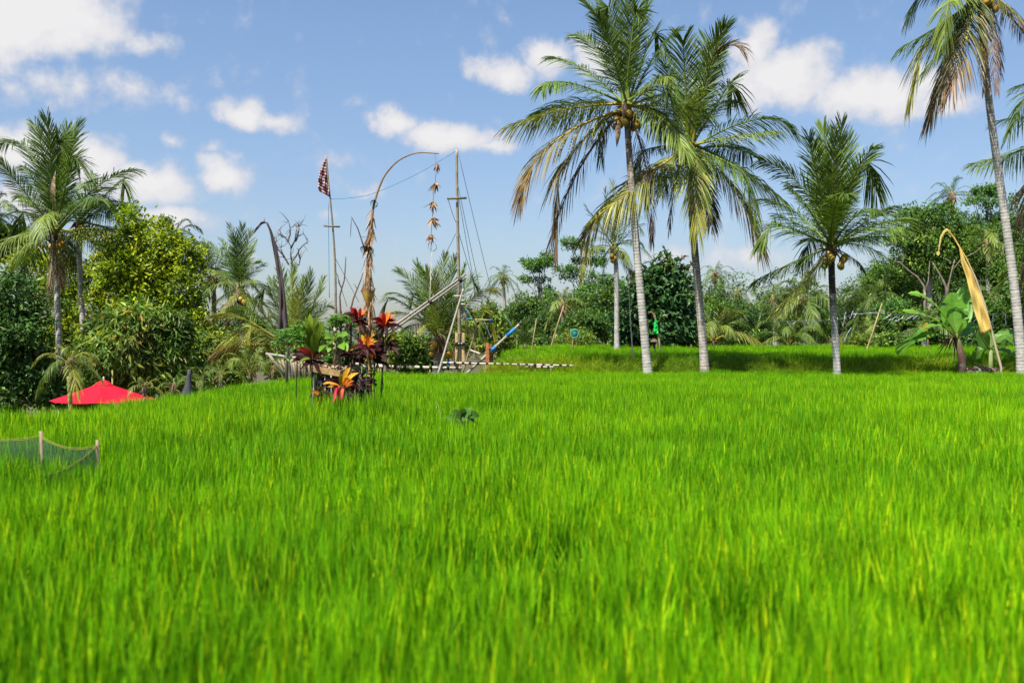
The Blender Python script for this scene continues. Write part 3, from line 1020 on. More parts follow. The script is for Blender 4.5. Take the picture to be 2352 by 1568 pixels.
    Fp = [(1830, 395, 1800, 680, 'l', -0.4), (1690, 395, 1740, 680, 'g', 0.5), (1640, 455, 1710, 690, 'g', -0.4), (1515, 490, 1650, 640, 'd', 0.6), (1580, 560, 1670, 720, 'g', 1), (1335, 690, 1540, 710, 'd', -0.3), (1395, 800, 1570, 790, 'y', 0.5), (1900, 415, 1860, 650, 'd', 0.4), (1965, 470, 1880, 700, 'g', 0.9), (2060, 500, 1950, 650, 'd', 0.6),
          (2185, 620, 2000, 700, 'y', 0.3), (2245, 800, 2040, 770, 'y', 0.6), (2120, 880, 1970, 830, 'l', -0.6), (1905, 1120, 1870, 1000, 'o', -0.4), (1690, 1060, 1720, 960, 'k', 0.5), (1490, 1000, 1630, 860, 'l', 0.7), (1640, 980, 1700, 860, 'y', -0.8), (2150, 1010, 1980, 880, 'y', 0.5), (1760, 500, 1770, 720, 'y', -0.6), (1550, 820, 1670, 830, 'g', -0.6), (2000, 640, 1900, 760, 'g', -0.6), (1450, 640, 1620, 720, 'g', 0.8), (1870, 560, 1830, 760, 'g', -1), (2080, 720, 1950, 780, 'd', 0.3), (1600, 700, 1700, 800, 'l', -0.8), (1740, 760, 1765, 860, 'l', -1)]
    hero_palm('dwarf coconut palm with orange nuts behind the tallest bamboo mast', 41.0, [(1005, 846), (1006, 820)], 0.16, 0.14, (1008, 776), Fp, zc, 32, 3.2, 10, (0.55, 0.30, 0.02), split=0.2, nl=72, nspread=0.5)
    Dp = [(345, 185, 400, 400, 'g', 0.3), (430, 190, 420, 400, 'd', -0.3), (490, 225, 450, 410, 'l', 0.5), (570, 340, 480, 480, 'd', 0.4), (590, 440, 490, 520, 'g', -0.4), (170, 290, 320, 440, 'd', 0.6), (290, 280, 360, 430, 'd', 0.7), (145, 650, 300, 570, 'l', -0.3), (190, 480, 310, 520, 'l', 0.5), (545, 560, 470, 560, 'l', -0.5), (500, 800, 470, 680, 'l', -0.8), (270, 800, 350, 690, 'y', -0.4), (230, 720, 330, 640, 'd', 0.6), (610, 600, 500, 580, 'd', 0.8), (380, 250, 400, 430, 'd', -0.8), (520, 300, 460, 450, 'g', 0.9), (330, 860, 370, 740, 'k', 0.4)]
    hero_palm('coconut palm with orange nuts between the yellow-green tree and the grey banner', 47.0, [(556, 830), (554, 740), (552, 700)], 0.14, 0.13, (551, 668), Dp, zc, 33, 3.5, 12, (0.5, 0.27, 0.03), split=0.2, nl=64, nspread=0.5, high=(0.07, 0.05, 0.04))


make_hero_palms()


def wild_palm(label, d, cx, cy, Lpx, n, seed, base_px=None, trunk_r=0.12, emin=-45, emax=82, states='gddglk', nut=0, group='coconut palms', name='coconut_palm', cat='palm tree', droop=0.6, nl=56, lm=0.95, nutc=(0.45, 0.26, 0.02), wd=0.065, zbase=None, tcol=None):
    """a palm whose fronds fan out all round; cx, cy is its heart"""
    rng = np.random.default_rng(seed)
    c = W(cx, cy, d)
    bx = base_px if base_px is not None else cx
    x = (bx - CX) / F * d
    gz = float(H(x, d)) if zbase is None else zbase
    foot = np.array((x, d, gz - 0.05))
    root = thing(name, label, cat, foot, group)
    if c[2] - gz > 0.5:
        palm_trunk([foot, foot * 0.5 + c * 0.5 + np.array((0.06, 0, 0)), c + np.array((0, 0, -0.25))], trunk_r, trunk_r * 0.85, rng, sides=9, **({'low': tcol, 'high': tcol} if tcol else {})).build('trunk', M['bamboo' if tcol else 'palm_bark'], root)
        crown_heart(root, c, rng, trunk_r * (1.5 if c[2] - gz > 2.5 else 0.9))
    L = Lpx / F * d
    for i in range(n):
        a = i * 2.39996 + rng.uniform(-0.25, 0.25)
        f = (i + 0.5) / n
        e = radians(emax + (emin - emax) * f ** 0.9 + rng.uniform(-7, 7))
        l = L * rng.uniform(0.85, 1.08) * (0.85 if f < 0.12 else 1)
        o = np.array((cos(a), sin(a), 0))
        sag = 0.10 + 0.16 * cos(e)
        via = c + l * 0.52 * (o * cos(e) + np.array((0, 0, sin(e)))) + np.array((0, 0, l * 0.06))
        tip = c + l * (o * cos(e) * 0.97 + np.array((0, 0, sin(e)))) + np.array((0, 0, -l * sag * 1.6))
        st = states[int(rng.integers(0, len(states)))]
        if f > 0.85 and 'k' in states and rng.uniform() < 0.5:
            st = 'o'
        frond(MB(), c + rng.uniform(-0.06, 0.06, 3), tip, rng, via, 0.1, st, nl, lm, wd, droop, 0, 4).build('frond', M['frond'], root)
    if nut:
        nuts(root, c + (0, 0, -0.3), rng, nut, 0.13, 0.42, nutc, 0.14)
    return root


def make_wild_palms():
    wp = wild_palm
    wp('dark coconut palm half hidden behind the yellow-green tree crown', 55.0, 392, 560, 110, 17, 34, 392, 0.14, -35, 70, 'dgd')
    wp('dark green palm crown left of the orange-nut palm, behind the yellow-green tree', 52.0, 490, 640, 110, 16, 35, 490, 0.14, -35, 82, 'dgd')
    wp('small dark distant palm against the sky left of the flat-topped trees', 120.0, 1156, 638, 46, 18, 36, 1162, 0.22, -45, 80, 'dg', nl=22, wd=0.07)
    wp('palm with a yellow drooping frond in front of the flat-topped trees', 70.0, 1292, 700, 60, 15, 37, 1292, 0.15, -60, 80, 'gdly', nl=26)
    wp('small dark palm rising just right of the ragged-trunk palm', 95.0, 1642, 632, 52, 16, 38, 1645, 0.2, -40, 75, 'dg', nl=24, wd=0.06)
    wp('lower dark palm right of the ragged-trunk palm, below its neighbour', 92.0, 1692, 676, 46, 14, 39, 1692, 0.2, -40, 70, 'dgd', nl=24, wd=0.06)
    wp('young stemless palm with arching yellow-green fronds behind the ragged trunk', 62.0, 1640, 785, 120, 15, 40, 1640, 0.16, 10, 78, 'lylg', droop=0.9)
    wp('young palm with arching light fronds left of the shorter palm trunk', 62.0, 1812, 795, 110, 14, 41, 1812, 0.16, 8, 78, 'lglyg', droop=0.95)
    wp('palm with pale trunk base behind the shorter palm, left side', 72.0, 1775, 690, 62, 16, 42, 1780, 0.16, -50, 80, 'gdl', nl=26)
    wp('palm with feathery light fronds directly behind the shorter palm', 64.0, 1845, 690, 95, 18, 43, 1850, 0.16, -40, 82, 'lgdg')
    wp('young palm with spreading fronds just right of the shorter palm trunk', 63.0, 2010, 790, 100, 14, 44, 2010, 0.16, 10, 76, 'dgdl', droop=0.9)
    wp('dark palm crown above the round light-green tree', 84.0, 2186, 452, 62, 15, 45, 2186, 0.2, -15, 80, 'dg', nl=26, wd=0.06)
    wp('dark palm with hanging fronds in the wood right of the shorter palm', 70.0, 2000, 690, 90, 16, 46, 2000, 0.17, -55, 60, 'ddg')
    wp('light palm crown behind the tallest pale trunk, right of the round tree', 74.0, 2268, 560, 90, 18, 47, 2268, 0.17, -50, 70, 'lgdg')
    wp('palm with big drooping fronds behind the yellow banner top', 66.0, 2290, 690, 85, 16, 48, 2290, 0.17, -50, 75, 'gdgl')
    wp('dense palm behind the banana plant', 60.0, 2120, 760, 85, 15, 49, 2120, 0.17, -20, 75, 'dgd')
    wp('palm at the far right edge below the hanging golden frond', 62.0, 2375, 640, 95, 16, 50, 2375, 0.17, -45, 75, 'gdlg')
    wp('slender palm shoot with stiff upright fronds beside the blue-banded lever', 50.0, 1205, 800, 80, 9, 51, 1205, 0.12, 40, 85, 'dgd', droop=0.35)
    wp('palm far left, behind the leftmost fronds of the nut-laden palm', 60.0, -20, 500, 90, 14, 52, -20, 0.16, -30, 75, 'dg')
    # low garden palms at the field edge
    g = 'low palms along the field edge'
    wp('small garden palm with yellow stem in front of the red parasol', 22.0, 158, 838, 85, 11, 60, 157, 0.055, -28, 72, 'llgy', 0, g, 'garden_palm', 'palm', 0.85, 44, 1.0, tcol=(0.42, 0.40, 0.09))
    wp('low clump of shiny palm fronds in front of the yellow-frond palm', 30.0, 575, 862, 95, 15, 61, 575, 0.08, 12, 78, 'lglg', 0, g, 'low_palm', 'palm', 0.5, 30, 0.9)
    wp('small yellow palm tuft right behind the red parasol', 27.0, 332, 893, 48, 9, 62, 332, 0.05, 5, 75, 'lyy', 0, g, 'low_palm', 'palm', 0.7, 24, 0.9)
    wp('low palm tuft beside the dark cone-topped post', 27.0, 455, 884, 66, 12, 63, 455, 0.06, 8, 72, 'gdl', 0, g, 'low_palm', 'palm', 0.6, 26, 0.9)
    wp('low palm tuft between the cone-topped post and shiny palm clump', 31.0, 508, 862, 60, 11, 64, 508, 0.06, 5, 70, 'gld', 0, g, 'low_palm', 'palm', 0.6, 26, 0.9)
    wp('dark low palm tuft hidden left of the cone-topped post', 27.5, 400, 890, 52, 10, 65, 400, 0.06, 5, 70, 'dg', 0, g, 'low_palm', 'palm', 0.6, 24, 0.9)
    wp('yellowing low palm leaning by the bamboo stakes', 33.0, 650, 848, 62, 9, 66, 650, 0.06, 5, 65, 'yol', 0, g, 'low_palm', 'palm', 0.8, 26, 0.9)


make_wild_palms()

# ------------------------------------------------------------------ broadleaf trees


def leaves(mb, P, D, Nn, L, Wd, C, fold=0.18):
    m = len(P)
    D = unit(D)
    Nn = unit(Nn - D * np.sum(D * Nn, 1)[:, None])
    S = np.cross(D, Nn)
    mid = P + D * (L * 0.45)[:, None]
    V = np.stack([P, mid + S * (Wd / 2)[:, None] + Nn * (Wd * fold)[:, None], P + D * L[:, None] - Nn * (L * 0.12)[:, None], mid - S * (Wd / 2)[:, None] + Nn * (Wd * fold)[:, None]], 1).reshape(-1, 3)
    o = np.arange(m)[:, None] * 4
    mb.add(V, np.concatenate([o + np.array([[0, 1, 2]]), o + np.array([[0, 2, 3]])]), np.repeat(C, 4, axis=0))


STYLE = {  # leaf length, width, droop, up, leaves per twig, twig radius, colours
    'yellow': (0.21, 0.10, -0.35, 0.8, 20, 0.34, [(4, (0.190, 0.270, 0.008)), (3.5, (0.30, 0.35, 0.010)), (1.0, (0.40, 0.40, 0.012)), (3, (0.055, 0.105, 0.012))]),
    'dark': (0.24, 0.10, 0.25, 0.6, 12, 0.30, [(4, (0.036, 0.088, 0.016)), (3, (0.056, 0.125, 0.022)), (1, (0.09, 0.17, 0.03))]),
    'mango': (0.34, 0.085, 0.75, 0.4, 12, 0.26, [(4, (0.075, 0.150, 0.022)), (3, (0.14, 0.22, 0.035)), (1.2, (0.24, 0.28, 0.055)), (0.2, (0.330, 0.225, 0.039))]),
    'big': (0.44, 0.21, 0.35, 0.7, 8, 0.40, [(4, (0.032, 0.085, 0.024)), (3, (0.058, 0.135, 0.036)), (1, (0.11, 0.19, 0.05)), (0.02, (0.30, 0.14, 0.02))]),
    'mid': (0.28, 0.12, 0.2, 0.6, 12, 0.34, [(4, (0.046, 0.112, 0.017)), (3, (0.079, 0.157, 0.021)), (1.5, (0.131, 0.210, 0.027))]),
    'light': (0.30, 0.13, 0.35, 0.6, 12, 0.36, [(3, (0.061, 0.139, 0.018)), (3, (0.103, 0.187, 0.023)), (1.5, (0.169, 0.254, 0.030)), (1, (0.036, 0.085, 0.016))]),
    'feather': (0.24, 0.11, 0.0, 0.9, 14, 0.26, [(3, (0.060, 0.143, 0.033)), (3, (0.090, 0.195, 0.039)), (1, (0.150, 0.255, 0.052))]),
    'scrub': (0.22, 0.09, 0.0, 0.6, 12, 0.30, [(3, (0.075, 0.143, 0.023)), (2, (0.165, 0.232, 0.026)), (1, (0.285, 0.300, 0.039))]),
}


def crown_leaves(mb, rng, blobs, style, nleaf, scale=1.0):
    Lf, Wf, dr, up, k, tr, cols = STYLE[style]
    Lf, Wf, tr = Lf * scale, Wf * scale, tr * scale
    area = np.array([b[1][0] * b[1][2] for b in blobs])
    nc = np.maximum(3, (nleaf / k * area / area.sum()).astype(int))
    cp = COLP(cols)
    cl = np.array([c[1] for c in cols])
    Ps, Ds, Ns, Ls, Ws, Cs = [], [], [], [], [], []
    for (c, r), n in zip(blobs, nc):
        o = unit(rng.normal(size=(n, 3)) + np.array((0, -0.12, 0.18)))
        rad = 1 - 0.45 * rng.uniform(size=(n, 1)) ** 1.8 + rng.normal(0, 0.06, (n, 1))
        tw = c + o * rad * r
        base = cl[rng.choice(len(cols), size=n, p=cp)] * rng.uniform(0.75, 1.25, (n, 1))
        oo = np.repeat(o, k, 0)
        m = n * k
        rd = rng.normal(size=(m, 3))
        Ps.append(np.repeat(tw, k, 0) + rd * tr * 0.5)
        Ds.append(oo * 0.5 + unit(rng.normal(size=(m, 3))) * 0.9 + np.array((0, 0, -dr)))
        Ns.append(np.array((0, 0, up)) + oo * 0.8 + rng.normal(size=(m, 3)) * 0.35)
        s = rng.uniform(0.65, 1.2, m)
        Ls.append(Lf * s)
        Ws.append(Wf * s)
        Cs.append(np.repeat(base, k, 0) * rng.uniform(0.8, 1.2, (m, 1)))
    leaves(mb, np.concatenate(Ps), np.concatenate(Ds), np.concatenate(Ns), np.concatenate(Ls), np.concatenate(Ws), np.concatenate(Cs))


def limb(mb, a, b, r0, r1, rng, C, n=7, wob=0.06, sides=6, sag=0.0):
    a, b = np.asarray(a, float), np.asarray(b, float)
    t = np.linspace(0, 1, n)[:, None]
    ln = np.linalg.norm(b - a)
    P = a + (b - a) * t + np.sin(pi * t) * np.array((0, 0, sag * ln)) + rng.normal(0, wob * ln / n, (n, 3)) * np.sin(pi * t)
    mb.tube(P, np.linspace(r0, r1, n), sides, np.array(C) * np.ones((n, 1)))
    return P


def tree(label, d, cx, ytop, ybot, hw, style, seed, nleaf=6000, name='broadleaf_tree', cat='tree', group='forest trees', base_px=None, nb=12, scale=1.0, bark=(0.12, 0.10, 0.075), blobs_px=None, trunk_r=None, umbrella=False, dens=None):
    rng = np.random.default_rng(seed)
    bx = base_px if base_px is not None else cx
    x = (bx - CX) / F * d
    foot = np.array((x, d, float(H(x, d)) - 0.1))
    root = thing(name, label, cat, foot, group)
    ps = d / F
    blobs = []
    if blobs_px:
        for (px, py, rx, ry, dy) in blobs_px:
            blobs.append((W(px, py, d) + np.array((0, dy, 0)), np.array((rx * ps, max(rx, ry) * ps * 0.8, ry * ps))))
    else:
        C = W(cx, (ytop + ybot) / 2, d)
        R = np.array((hw * ps, hw * ps * 0.8, (ybot - ytop) / 2 * ps))
        for i in range(nb):
            if umbrella:
                a = rng.uniform(0, 2 * pi)
                rr = math.sqrt(rng.uniform(0.02, 1)) * 0.72
                zz = rng.uniform(-0.85, 0.9)
                w = (1 - 0.35 * max(0, zz)) * rr
                blobs.append((C + R * np.array((cos(a) * w, sin(a) * w, zz)), np.array((R[0] * rng.uniform(0.26, 0.42), R[1] * rng.uniform(0.26, 0.42), R[0] * rng.uniform(0.05, 0.09)))))
            else:
                o = unit(rng.normal(size=3) * np.array((1, 0.9, 1)))
                q = rng.uniform(0.35, 0.72)
                br = rng.uniform(0.30, 0.46)
                blobs.append((C + o * R * q, R * br * rng.uniform(0.85, 1.15, 3) + 0.1))
    mb = MB()
    tr_ = trunk_r or max(0.06, hw * ps * 0.055)
    low = min(b[0][2] for b in blobs)
    top = max(b[0][2] for b in blobs)
    cxw = np.mean([b[0] for b in blobs], axis=0)
    fork = foot * 0.55 + cxw * 0.45
    fork[2] = max(foot[2] + 0.4, min(low, cxw[2] - 0.2 * (top - foot[2])))
    limb(mb, foot, fork, tr_ * 1.25, tr_ * 0.85, rng, bark, 9, 0.10, 9)
    crown_top = np.array((cxw[0], cxw[1], cxw[2] + 0.35 * (top - cxw[2])))
    main = limb(mb, fork, crown_top, tr_ * 0.85, tr_ * 0.35, rng, bark, 9, 0.10, 8)
    for c, r in blobs:
        s = main[int(rng.integers(0, 6))]
        e = c - np.array((0, 0, r[2] * 0.2))
        P = limb(mb, s, e, tr_ * 0.36, tr_ * 0.10, rng, bark, 7, 0.16, 5, 0.04 if umbrella else 0.0)
        for _ in range(3 if umbrella else 2):
            o = unit(rng.normal(size=3)) * r * 0.75
            limb(mb, P[int(rng.integers(3, 6))], c + o, tr_ * 0.12, tr_ * 0.04, rng, bark, 5, 0.15, 4)
    mb.build('trunk', M['bark'], root)
    cb = MB()
    crown_leaves(cb, rng, blobs, style, int(nleaf * 1.35), scale)
    tag(cb.build('crown', M['glossy' if style in ('big', 'dark') else 'leaf'], root, smooth=False), kind='stuff')
    return root


def make_trees():
    t = tree
    # left side
    t('tall bright yellow-green tree right of the two left palms', 41, 345, 490, 850, 125, 'yellow', 71, 22000,
      blobs_px=[(300, 515, 28, 38, 0), (345, 560, 62, 52, 0.3), (405, 600, 50, 55, 0.5), (300, 620, 70, 60, -0.3), (390, 670, 70, 62, 0), (265, 690, 55, 60, 0.2), (330, 720, 70, 70, -0.4), (420, 750, 55, 70, 0.2), (430, 830, 60, 70, 0), (350, 800, 80, 70, 0.3), (470, 800, 50, 55, 0.6), (280, 590, 40, 45, 0.4)])
    t('broad mango tree with drooping leaves, right behind the red parasol', 33, 310, 710, 900, 110, 'mango', 72, 14000, group='forest trees',
      blobs_px=[(255, 770, 55, 48, 0), (320, 745, 62, 45, -0.3), (385, 770, 48, 55, 0), (300, 800, 75, 52, -0.5), (230, 810, 45, 45, 0.2), (375, 830, 58, 52, -0.1), (300, 855, 80, 45, 0.3), (410, 860, 45, 45, 0.4), (230, 860, 40, 42, 0.3)])
    t('dark dense tree at the left edge, left of the nut-laden palm', 36, 20, 640, 930, 110, 'dark', 73, 12000,
      blobs_px=[(20, 690, 75, 60, 0), (-50, 720, 80, 70, 0), (60, 770, 60, 65, -0.3), (0, 790, 80, 70, -0.5), (-70, 830, 80, 80, 0), (70, 860, 52, 70, 0), (10, 890, 80, 70, -0.3), (110, 900, 40, 45, 0.3)])
    t('yellow-green tree behind the trunks of the two left palms', 50, 150, 570, 880, 110, 'yellow', 74, 13000,
      blobs_px=[(70, 620, 60, 50, 0), (140, 640, 60, 60, 0), (110, 720, 70, 70, 0.3), (190, 720, 60, 70, 0), (160, 800, 75, 70, 0), (220, 640, 40, 55, 0.3), (90, 800, 60, 70, 0), (230, 820, 55, 70, 0.5)])
    t('pale green tree top at the left edge behind the palm fronds', 62, 20, 505, 640, 60, 'light', 75, 3500, nb=8)
    t('dark undergrowth tree between the mango tree and the grey banner', 40, 500, 780, 900, 85, 'scrub', 76, 5500, name='bush', cat='bush', group='bushes', nb=10)
    t('dark bush behind the yellow-stemmed garden palm', 38, 165, 850, 950, 75, 'dark', 77, 4000, name='bush', cat='bush', group='bushes', nb=9)
    t('dark tree filling the gap behind the orange-nut palm', 58, 545, 690, 860, 90, 'dark', 78, 5500, nb=10)
    t('rounded tree low behind the drooping grey banner', 60, 690, 730, 850, 80, 'mid', 79, 4000, nb=9)
    # middle
    t('light green bush between the shrine and the swing rails', 37, 930, 778, 850, 48, 'scrub', 80, 2600, name='bush', cat='bush', group='bushes', nb=9)
    t('yellow-green shrub right of the dwarf palm, behind the leaning poles', 46, 1130, 690, 830, 55, 'scrub', 81, 3200, name='bush', cat='bush', group='bushes', nb=9)
    t('low dark bush beneath the dwarf palm by the bamboo rails', 45, 965, 785, 850, 70, 'mid', 82, 2600, name='bush', cat='bush', group='bushes', nb=8)
    t('distant hazy tree low behind the shrine, left of the dwarf palm', 130, 870, 745, 800, 60, 'mid', 83, 1600, nb=8, scale=1.6)
    t('distant tree below the small dark palm', 105, 1190, 690, 800, 55, 'mid', 84, 2600, nb=9, scale=1.4)
    t('flat-topped feathery tree, thinner of the two beside the small dark palm', 90, 1232, 570, 760, 55, 'feather', 85, 2600, umbrella=True, nb=13, name='flat_topped_tree', group='flat-topped trees', scale=1.25)
    t('flat-topped feathery tree with the highest top, behind the tall palm fronds', 96, 1335, 545, 740, 75, 'feather', 86, 3400, umbrella=True, nb=15, name='flat_topped_tree', group='flat-topped trees', scale=1.25)
    t('flat-topped feathery tree standing lower, just left of the slim palm', 84, 1380, 620, 760, 70, 'feather', 87, 3200, umbrella=True, nb=13, name='flat_topped_tree', group='flat-topped trees', scale=1.2)
    t('dark big-leaved tree between the two tall palm trunks', 56, 1510, 600, 800, 90, 'big', 88, 5600,
      blobs_px=[(1530, 635, 50, 42, 0), (1480, 680, 50, 50, -0.3), (1550, 690, 52, 55, 0), (1500, 740, 62, 55, -0.5), (1560, 750, 42, 55, 0), (1450, 740, 40, 55, 0.3), (1510, 790, 65, 40, 0)])
    t('low dark tree in front of the lower flat-topped tree', 68, 1345, 720, 800, 70, 'mid', 89, 4500, nb=11)
    t('dark green tree left of the slim palm trunk', 76, 1270, 680, 800, 75, 'dark', 90, 4500, nb=11)
    t('mid-green tree right of the slim palm trunk, behind the big-leaved tree', 78, 1400, 650, 800, 65, 'mid', 91, 4000, nb=10)
    t('dense dark tree between the ragged trunk and the big-leaved tree', 74, 1590, 680, 800, 50, 'dark', 92, 3200, nb=9)
    t('round dark tree right of the ragged trunk', 86, 1680, 700, 800, 70, 'dark', 93, 3600, nb=10)
    t('small light bush at the foot of the slim palm', 62, 1425, 760, 805, 30, 'light', 94, 1500, name='bush', cat='bush', group='bushes', nb=7)
    t('low bush under the teal net', 64, 1320, 765, 805, 60, 'scrub', 95, 2200, name='bush', cat='bush', group='bushes', nb=9)
    t('low bush left of the teal net, at the terrace end', 63, 1215, 770, 810, 50, 'mid', 96, 2000, name='bush', cat='bush', group='bushes', nb=8)
    # right side
    t('round light-green tree with a pale forked trunk', 72, 2135, 470, 650, 85, 'light', 97, 8500, base_px=2130, bark=(0.34, 0.30, 0.24), trunk_r=0.2,
      blobs_px=[(2110, 510, 55, 40, 0), (2165, 500, 55, 36, 0.3), (2085, 560, 45, 42, 0), (2140, 560, 62, 45, -0.4), (2195, 560, 45, 48, 0), (2160, 610, 65, 36, 0), (2215, 600, 35, 36, 0.2), (2095, 610, 40, 30, 0)])
    t('flat-topped feathery tree behind the tallest pale trunk', 80, 2255, 425, 590, 85, 'feather', 98, 4200, umbrella=True, nb=16, name='flat_topped_tree', group='flat-topped trees', scale=1.15)
    t('dark hillside tree at the right edge below the hanging golden frond', 88, 2350, 490, 680, 85, 'dark', 99, 5200, nb=11)
    t('dark tall tree right of the shorter palm crown', 82, 2020, 600, 800, 85, 'dark', 100, 6500, nb=12)
    t('dark tree filling behind the shorter palm trunk', 84, 1930, 650, 800, 80, 'dark', 101, 5000, nb=11)
    t('mid-green tree left of the shorter palm, above the light young palms', 88, 1760, 690, 800, 65, 'mid', 102, 3400, nb=9)
    t('shady tree behind the banana plant', 66, 2150, 690, 810, 90, 'dark', 103, 5500, nb=11)
    t('leafy green tree under the pale forked trunk', 62, 2080, 710, 805, 70, 'light', 104, 4200, nb=10, name='bush', cat='bush', group='bushes')
    t('green tree between the yellow banner and the tallest pale trunk', 60, 2275, 690, 800, 60, 'mid', 105, 4500, nb=10)
    t('dark tree behind the yellow banner', 70, 2230, 620, 800, 75, 'dark', 106, 5500, nb=11)
    t('leafy tree at the right edge behind the small banana', 58, 2360, 640, 800, 65, 'mid', 107, 4500, nb=10)
    t('low light bush right of the shorter palm trunk', 60, 1985, 770, 810, 55, 'scrub', 108, 2200, name='bush', cat='bush', group='bushes', nb=8)
    t('low bush beside the leaning cane near the banana plant', 58, 2055, 775, 810, 45, 'light', 109, 1900, name='bush', cat='bush', group='bushes', nb=8)
    t('low bush between the ragged trunk and the young palm', 63, 1720, 770, 808, 50, 'mid', 110, 2000, name='bush', cat='bush', group='bushes', nb=8)
    t('low bush left of the ragged trunk, below the big leaves', 60, 1560, 778, 808, 40, 'scrub', 111, 1700, name='bush', cat='bush', group='bushes', nb=8)
    t('dark bush below the palm behind the yellow banner', 57, 2300, 770, 815, 60, 'mid', 112, 2200, name='bush', cat='bush', group='bushes', nb=8)
    t('dark low bush at the terrace rim right of the banana plant', 57, 2235, 775, 815, 45, 'dark', 113, 1900, name='bush', cat='bush', group='bushes', nb=8)
    t('tall light-green tree just right of the shorter palm crown', 76, 2045, 560, 760, 75, 'light', 120, 6500, nb=11)
    t('tall mid-green tree filling the wood right of the round tree', 78, 2215, 540, 740, 80, 'mid', 121, 7000, nb=12)
    t('hillside tree with dark crown between the round tree and the tallest trunk', 94, 2230, 450, 640, 80, 'dark', 122, 5500, nb=11)
    t('bright leafy tree at the right edge behind the tallest pale trunk', 70, 2325, 560, 740, 70, 'light', 123, 6000, nb=11)
    t('feathery low tree in the wood left of the banana plant', 64, 2040, 690, 800, 70, 'feather', 124, 3600, umbrella=True, nb=14)
    t('bushy tree behind the light young palm, left of the shorter palm', 74, 1850, 700, 805, 75, 'mid', 125, 4200, nb=10)
    t('light-leaved tree behind the ragged trunk, beyond the young palm', 80, 1640, 690, 800, 60, 'light', 126, 3800, nb=10)
    t('dense green tree low behind the dwarf palm, right of its fronds', 72, 1120, 705, 800, 60, 'mid', 127, 4200, nb=10)
    t('tree mass low behind the tallest bamboo mast', 66, 1060, 735, 820, 65, 'scrub', 128, 3600, nb=9)
    t('tall dark-green tree at the right edge above the small banana plant', 80, 2365, 425, 700, 80, 'mid', 130, 8000, nb=13)
    t('deep green tree behind the pale forked limb, left of the banner tip', 82, 2090, 560, 760, 80, 'dark', 131, 7000, nb=12)
    t('green hillside tree between the banner tip and the tallest trunk', 86, 2200, 480, 720, 75, 'mid', 132, 7500, nb=12)
    t('dark hillside tree half behind the tallest pale trunk', 90, 2300, 480, 700, 75, 'dark', 133, 6500, nb=12)
    t('wide dark tree closing the wood between slim palm and big-leaved tree', 82, 1450, 640, 800, 70, 'dark', 134, 5000, nb=11)
    t('green tree below the feathery pair, left of the slim palm', 80, 1225, 670, 800, 65, 'mid', 135, 5000, nb=11)
    t('wide green tree behind the lower flat-topped tree', 86, 1330, 650, 800, 80, 'mid', 136, 5500, nb=11)
    t('green tree behind the young palm, right of the ragged trunk', 82, 1720, 665, 800, 65, 'dark', 137, 4800, nb=10)
    t('dark tree right of the small dark palm pair, beyond the young palms', 90, 1785, 645, 800, 65, 'dark', 140, 5500, nb=11)
    t('tall mid-green tree behind the ragged trunk and young palm', 92, 1655, 645, 800, 60, 'mid', 141, 5500, nb=11)
    t('scrubby bush right behind the weathered stick fence', 40, 665, 790, 870, 65, 'scrub', 142, 3200, name='bush', cat='bush', group='bushes', nb=9)
    t('green bush behind the shrine between flag mast and stick fence', 46, 770, 785, 860, 60, 'mid', 143, 3200, name='bush', cat='bush', group='bushes', nb=9)
    t('light bush behind the foot of the arched pole', 48, 850, 790, 860, 50, 'scrub', 144, 2600, name='bush', cat='bush', group='bushes', nb=8)
    # far-off wood that reads as one mass
    rng = np.random.default_rng(9)
    blobs = []
    for x in np.arange(-260, 330, 7.5):
        y = 185 + rng.uniform(-25, 45)
        r = rng.uniform(4, 7)
        z = float(H(x, y)) + rng.uniform(1.0, 3.2) + (3.5 * sstep(20, 80, x))
        blobs.append((np.array((x, y, z)), np.array((r, r, r * 0.8))))
    mb = MB()
    crown_leaves(mb, rng, blobs, 'mid', 30000, 3.0)
    tag(mb.build('distant_woods', M['leaf'], smooth=False), 'distant low line of woods closing the view behind the trees', None, None, 'stuff')


make_trees()

# ------------------------------------------------------------------ bamboo, shrine, banners and the other made things
CANE = np.array((0.33, 0.25, 0.12))
PALE = np.array((0.50, 0.45, 0.37))
GREYB = np.array((0.24, 0.20, 0.13))
DARK = np.array((0.035, 0.030, 0.028))
BLUE = np.array((0.02, 0.17, 0.50))


def bamboo(mb, P, r, C, node=0.38, sides=8, r1=None):
    """a cane with swollen joints along it"""
    P = np.asarray(P, float)
    s = np.concatenate([[0], np.cumsum(np.linalg.norm(np.diff(P, axis=0), axis=1))])
    ln = s[-1]
    r1 = r * 0.8 if r1 is None else r1
    u, q = [0.0], [1.0]
    k = node
    while k < ln - 0.05:
        u += [k - 0.03, k - 0.008, k + 0.008, k + 0.03]
        q += [1.0, 1.16, 0.94, 1.0]
        k += node
    u.append(ln)
    q.append(1.0)
    u, q = np.array(u), np.array(q)
    if len(P) > 2:
        deg = min(len(P) - 1, 4)
        kf = np.polyfit(s / ln, P, deg)
        V = np.stack([np.polyval(kf[:, j], u / ln) for j in range(3)], 1)
    else:
        V = P[0] + (P[1] - P[0]) * (u / ln)[:, None]
    R = (r + (r1 - r) * u / ln) * q
    Cc = np.asarray(C) * np.where((q > 1.05) | (q < 0.97), 0.6, 1.0)[:, None]
    mb.tube(V, R, sides, Cc)
    return V


def band(mb, a, b, t0, t1, r, C):
    a, b = np.asarray(a), np.asarray(b)
    mb.tube([a + (b - a) * t0, a + (b - a) * t1], r, 10, C)


def rope(name, P, r, C, parent=None, mat='cord'):
    mb = MB()
    mb.tube(P, r, 5, C)
    return mb.build(name, M[mat], parent)


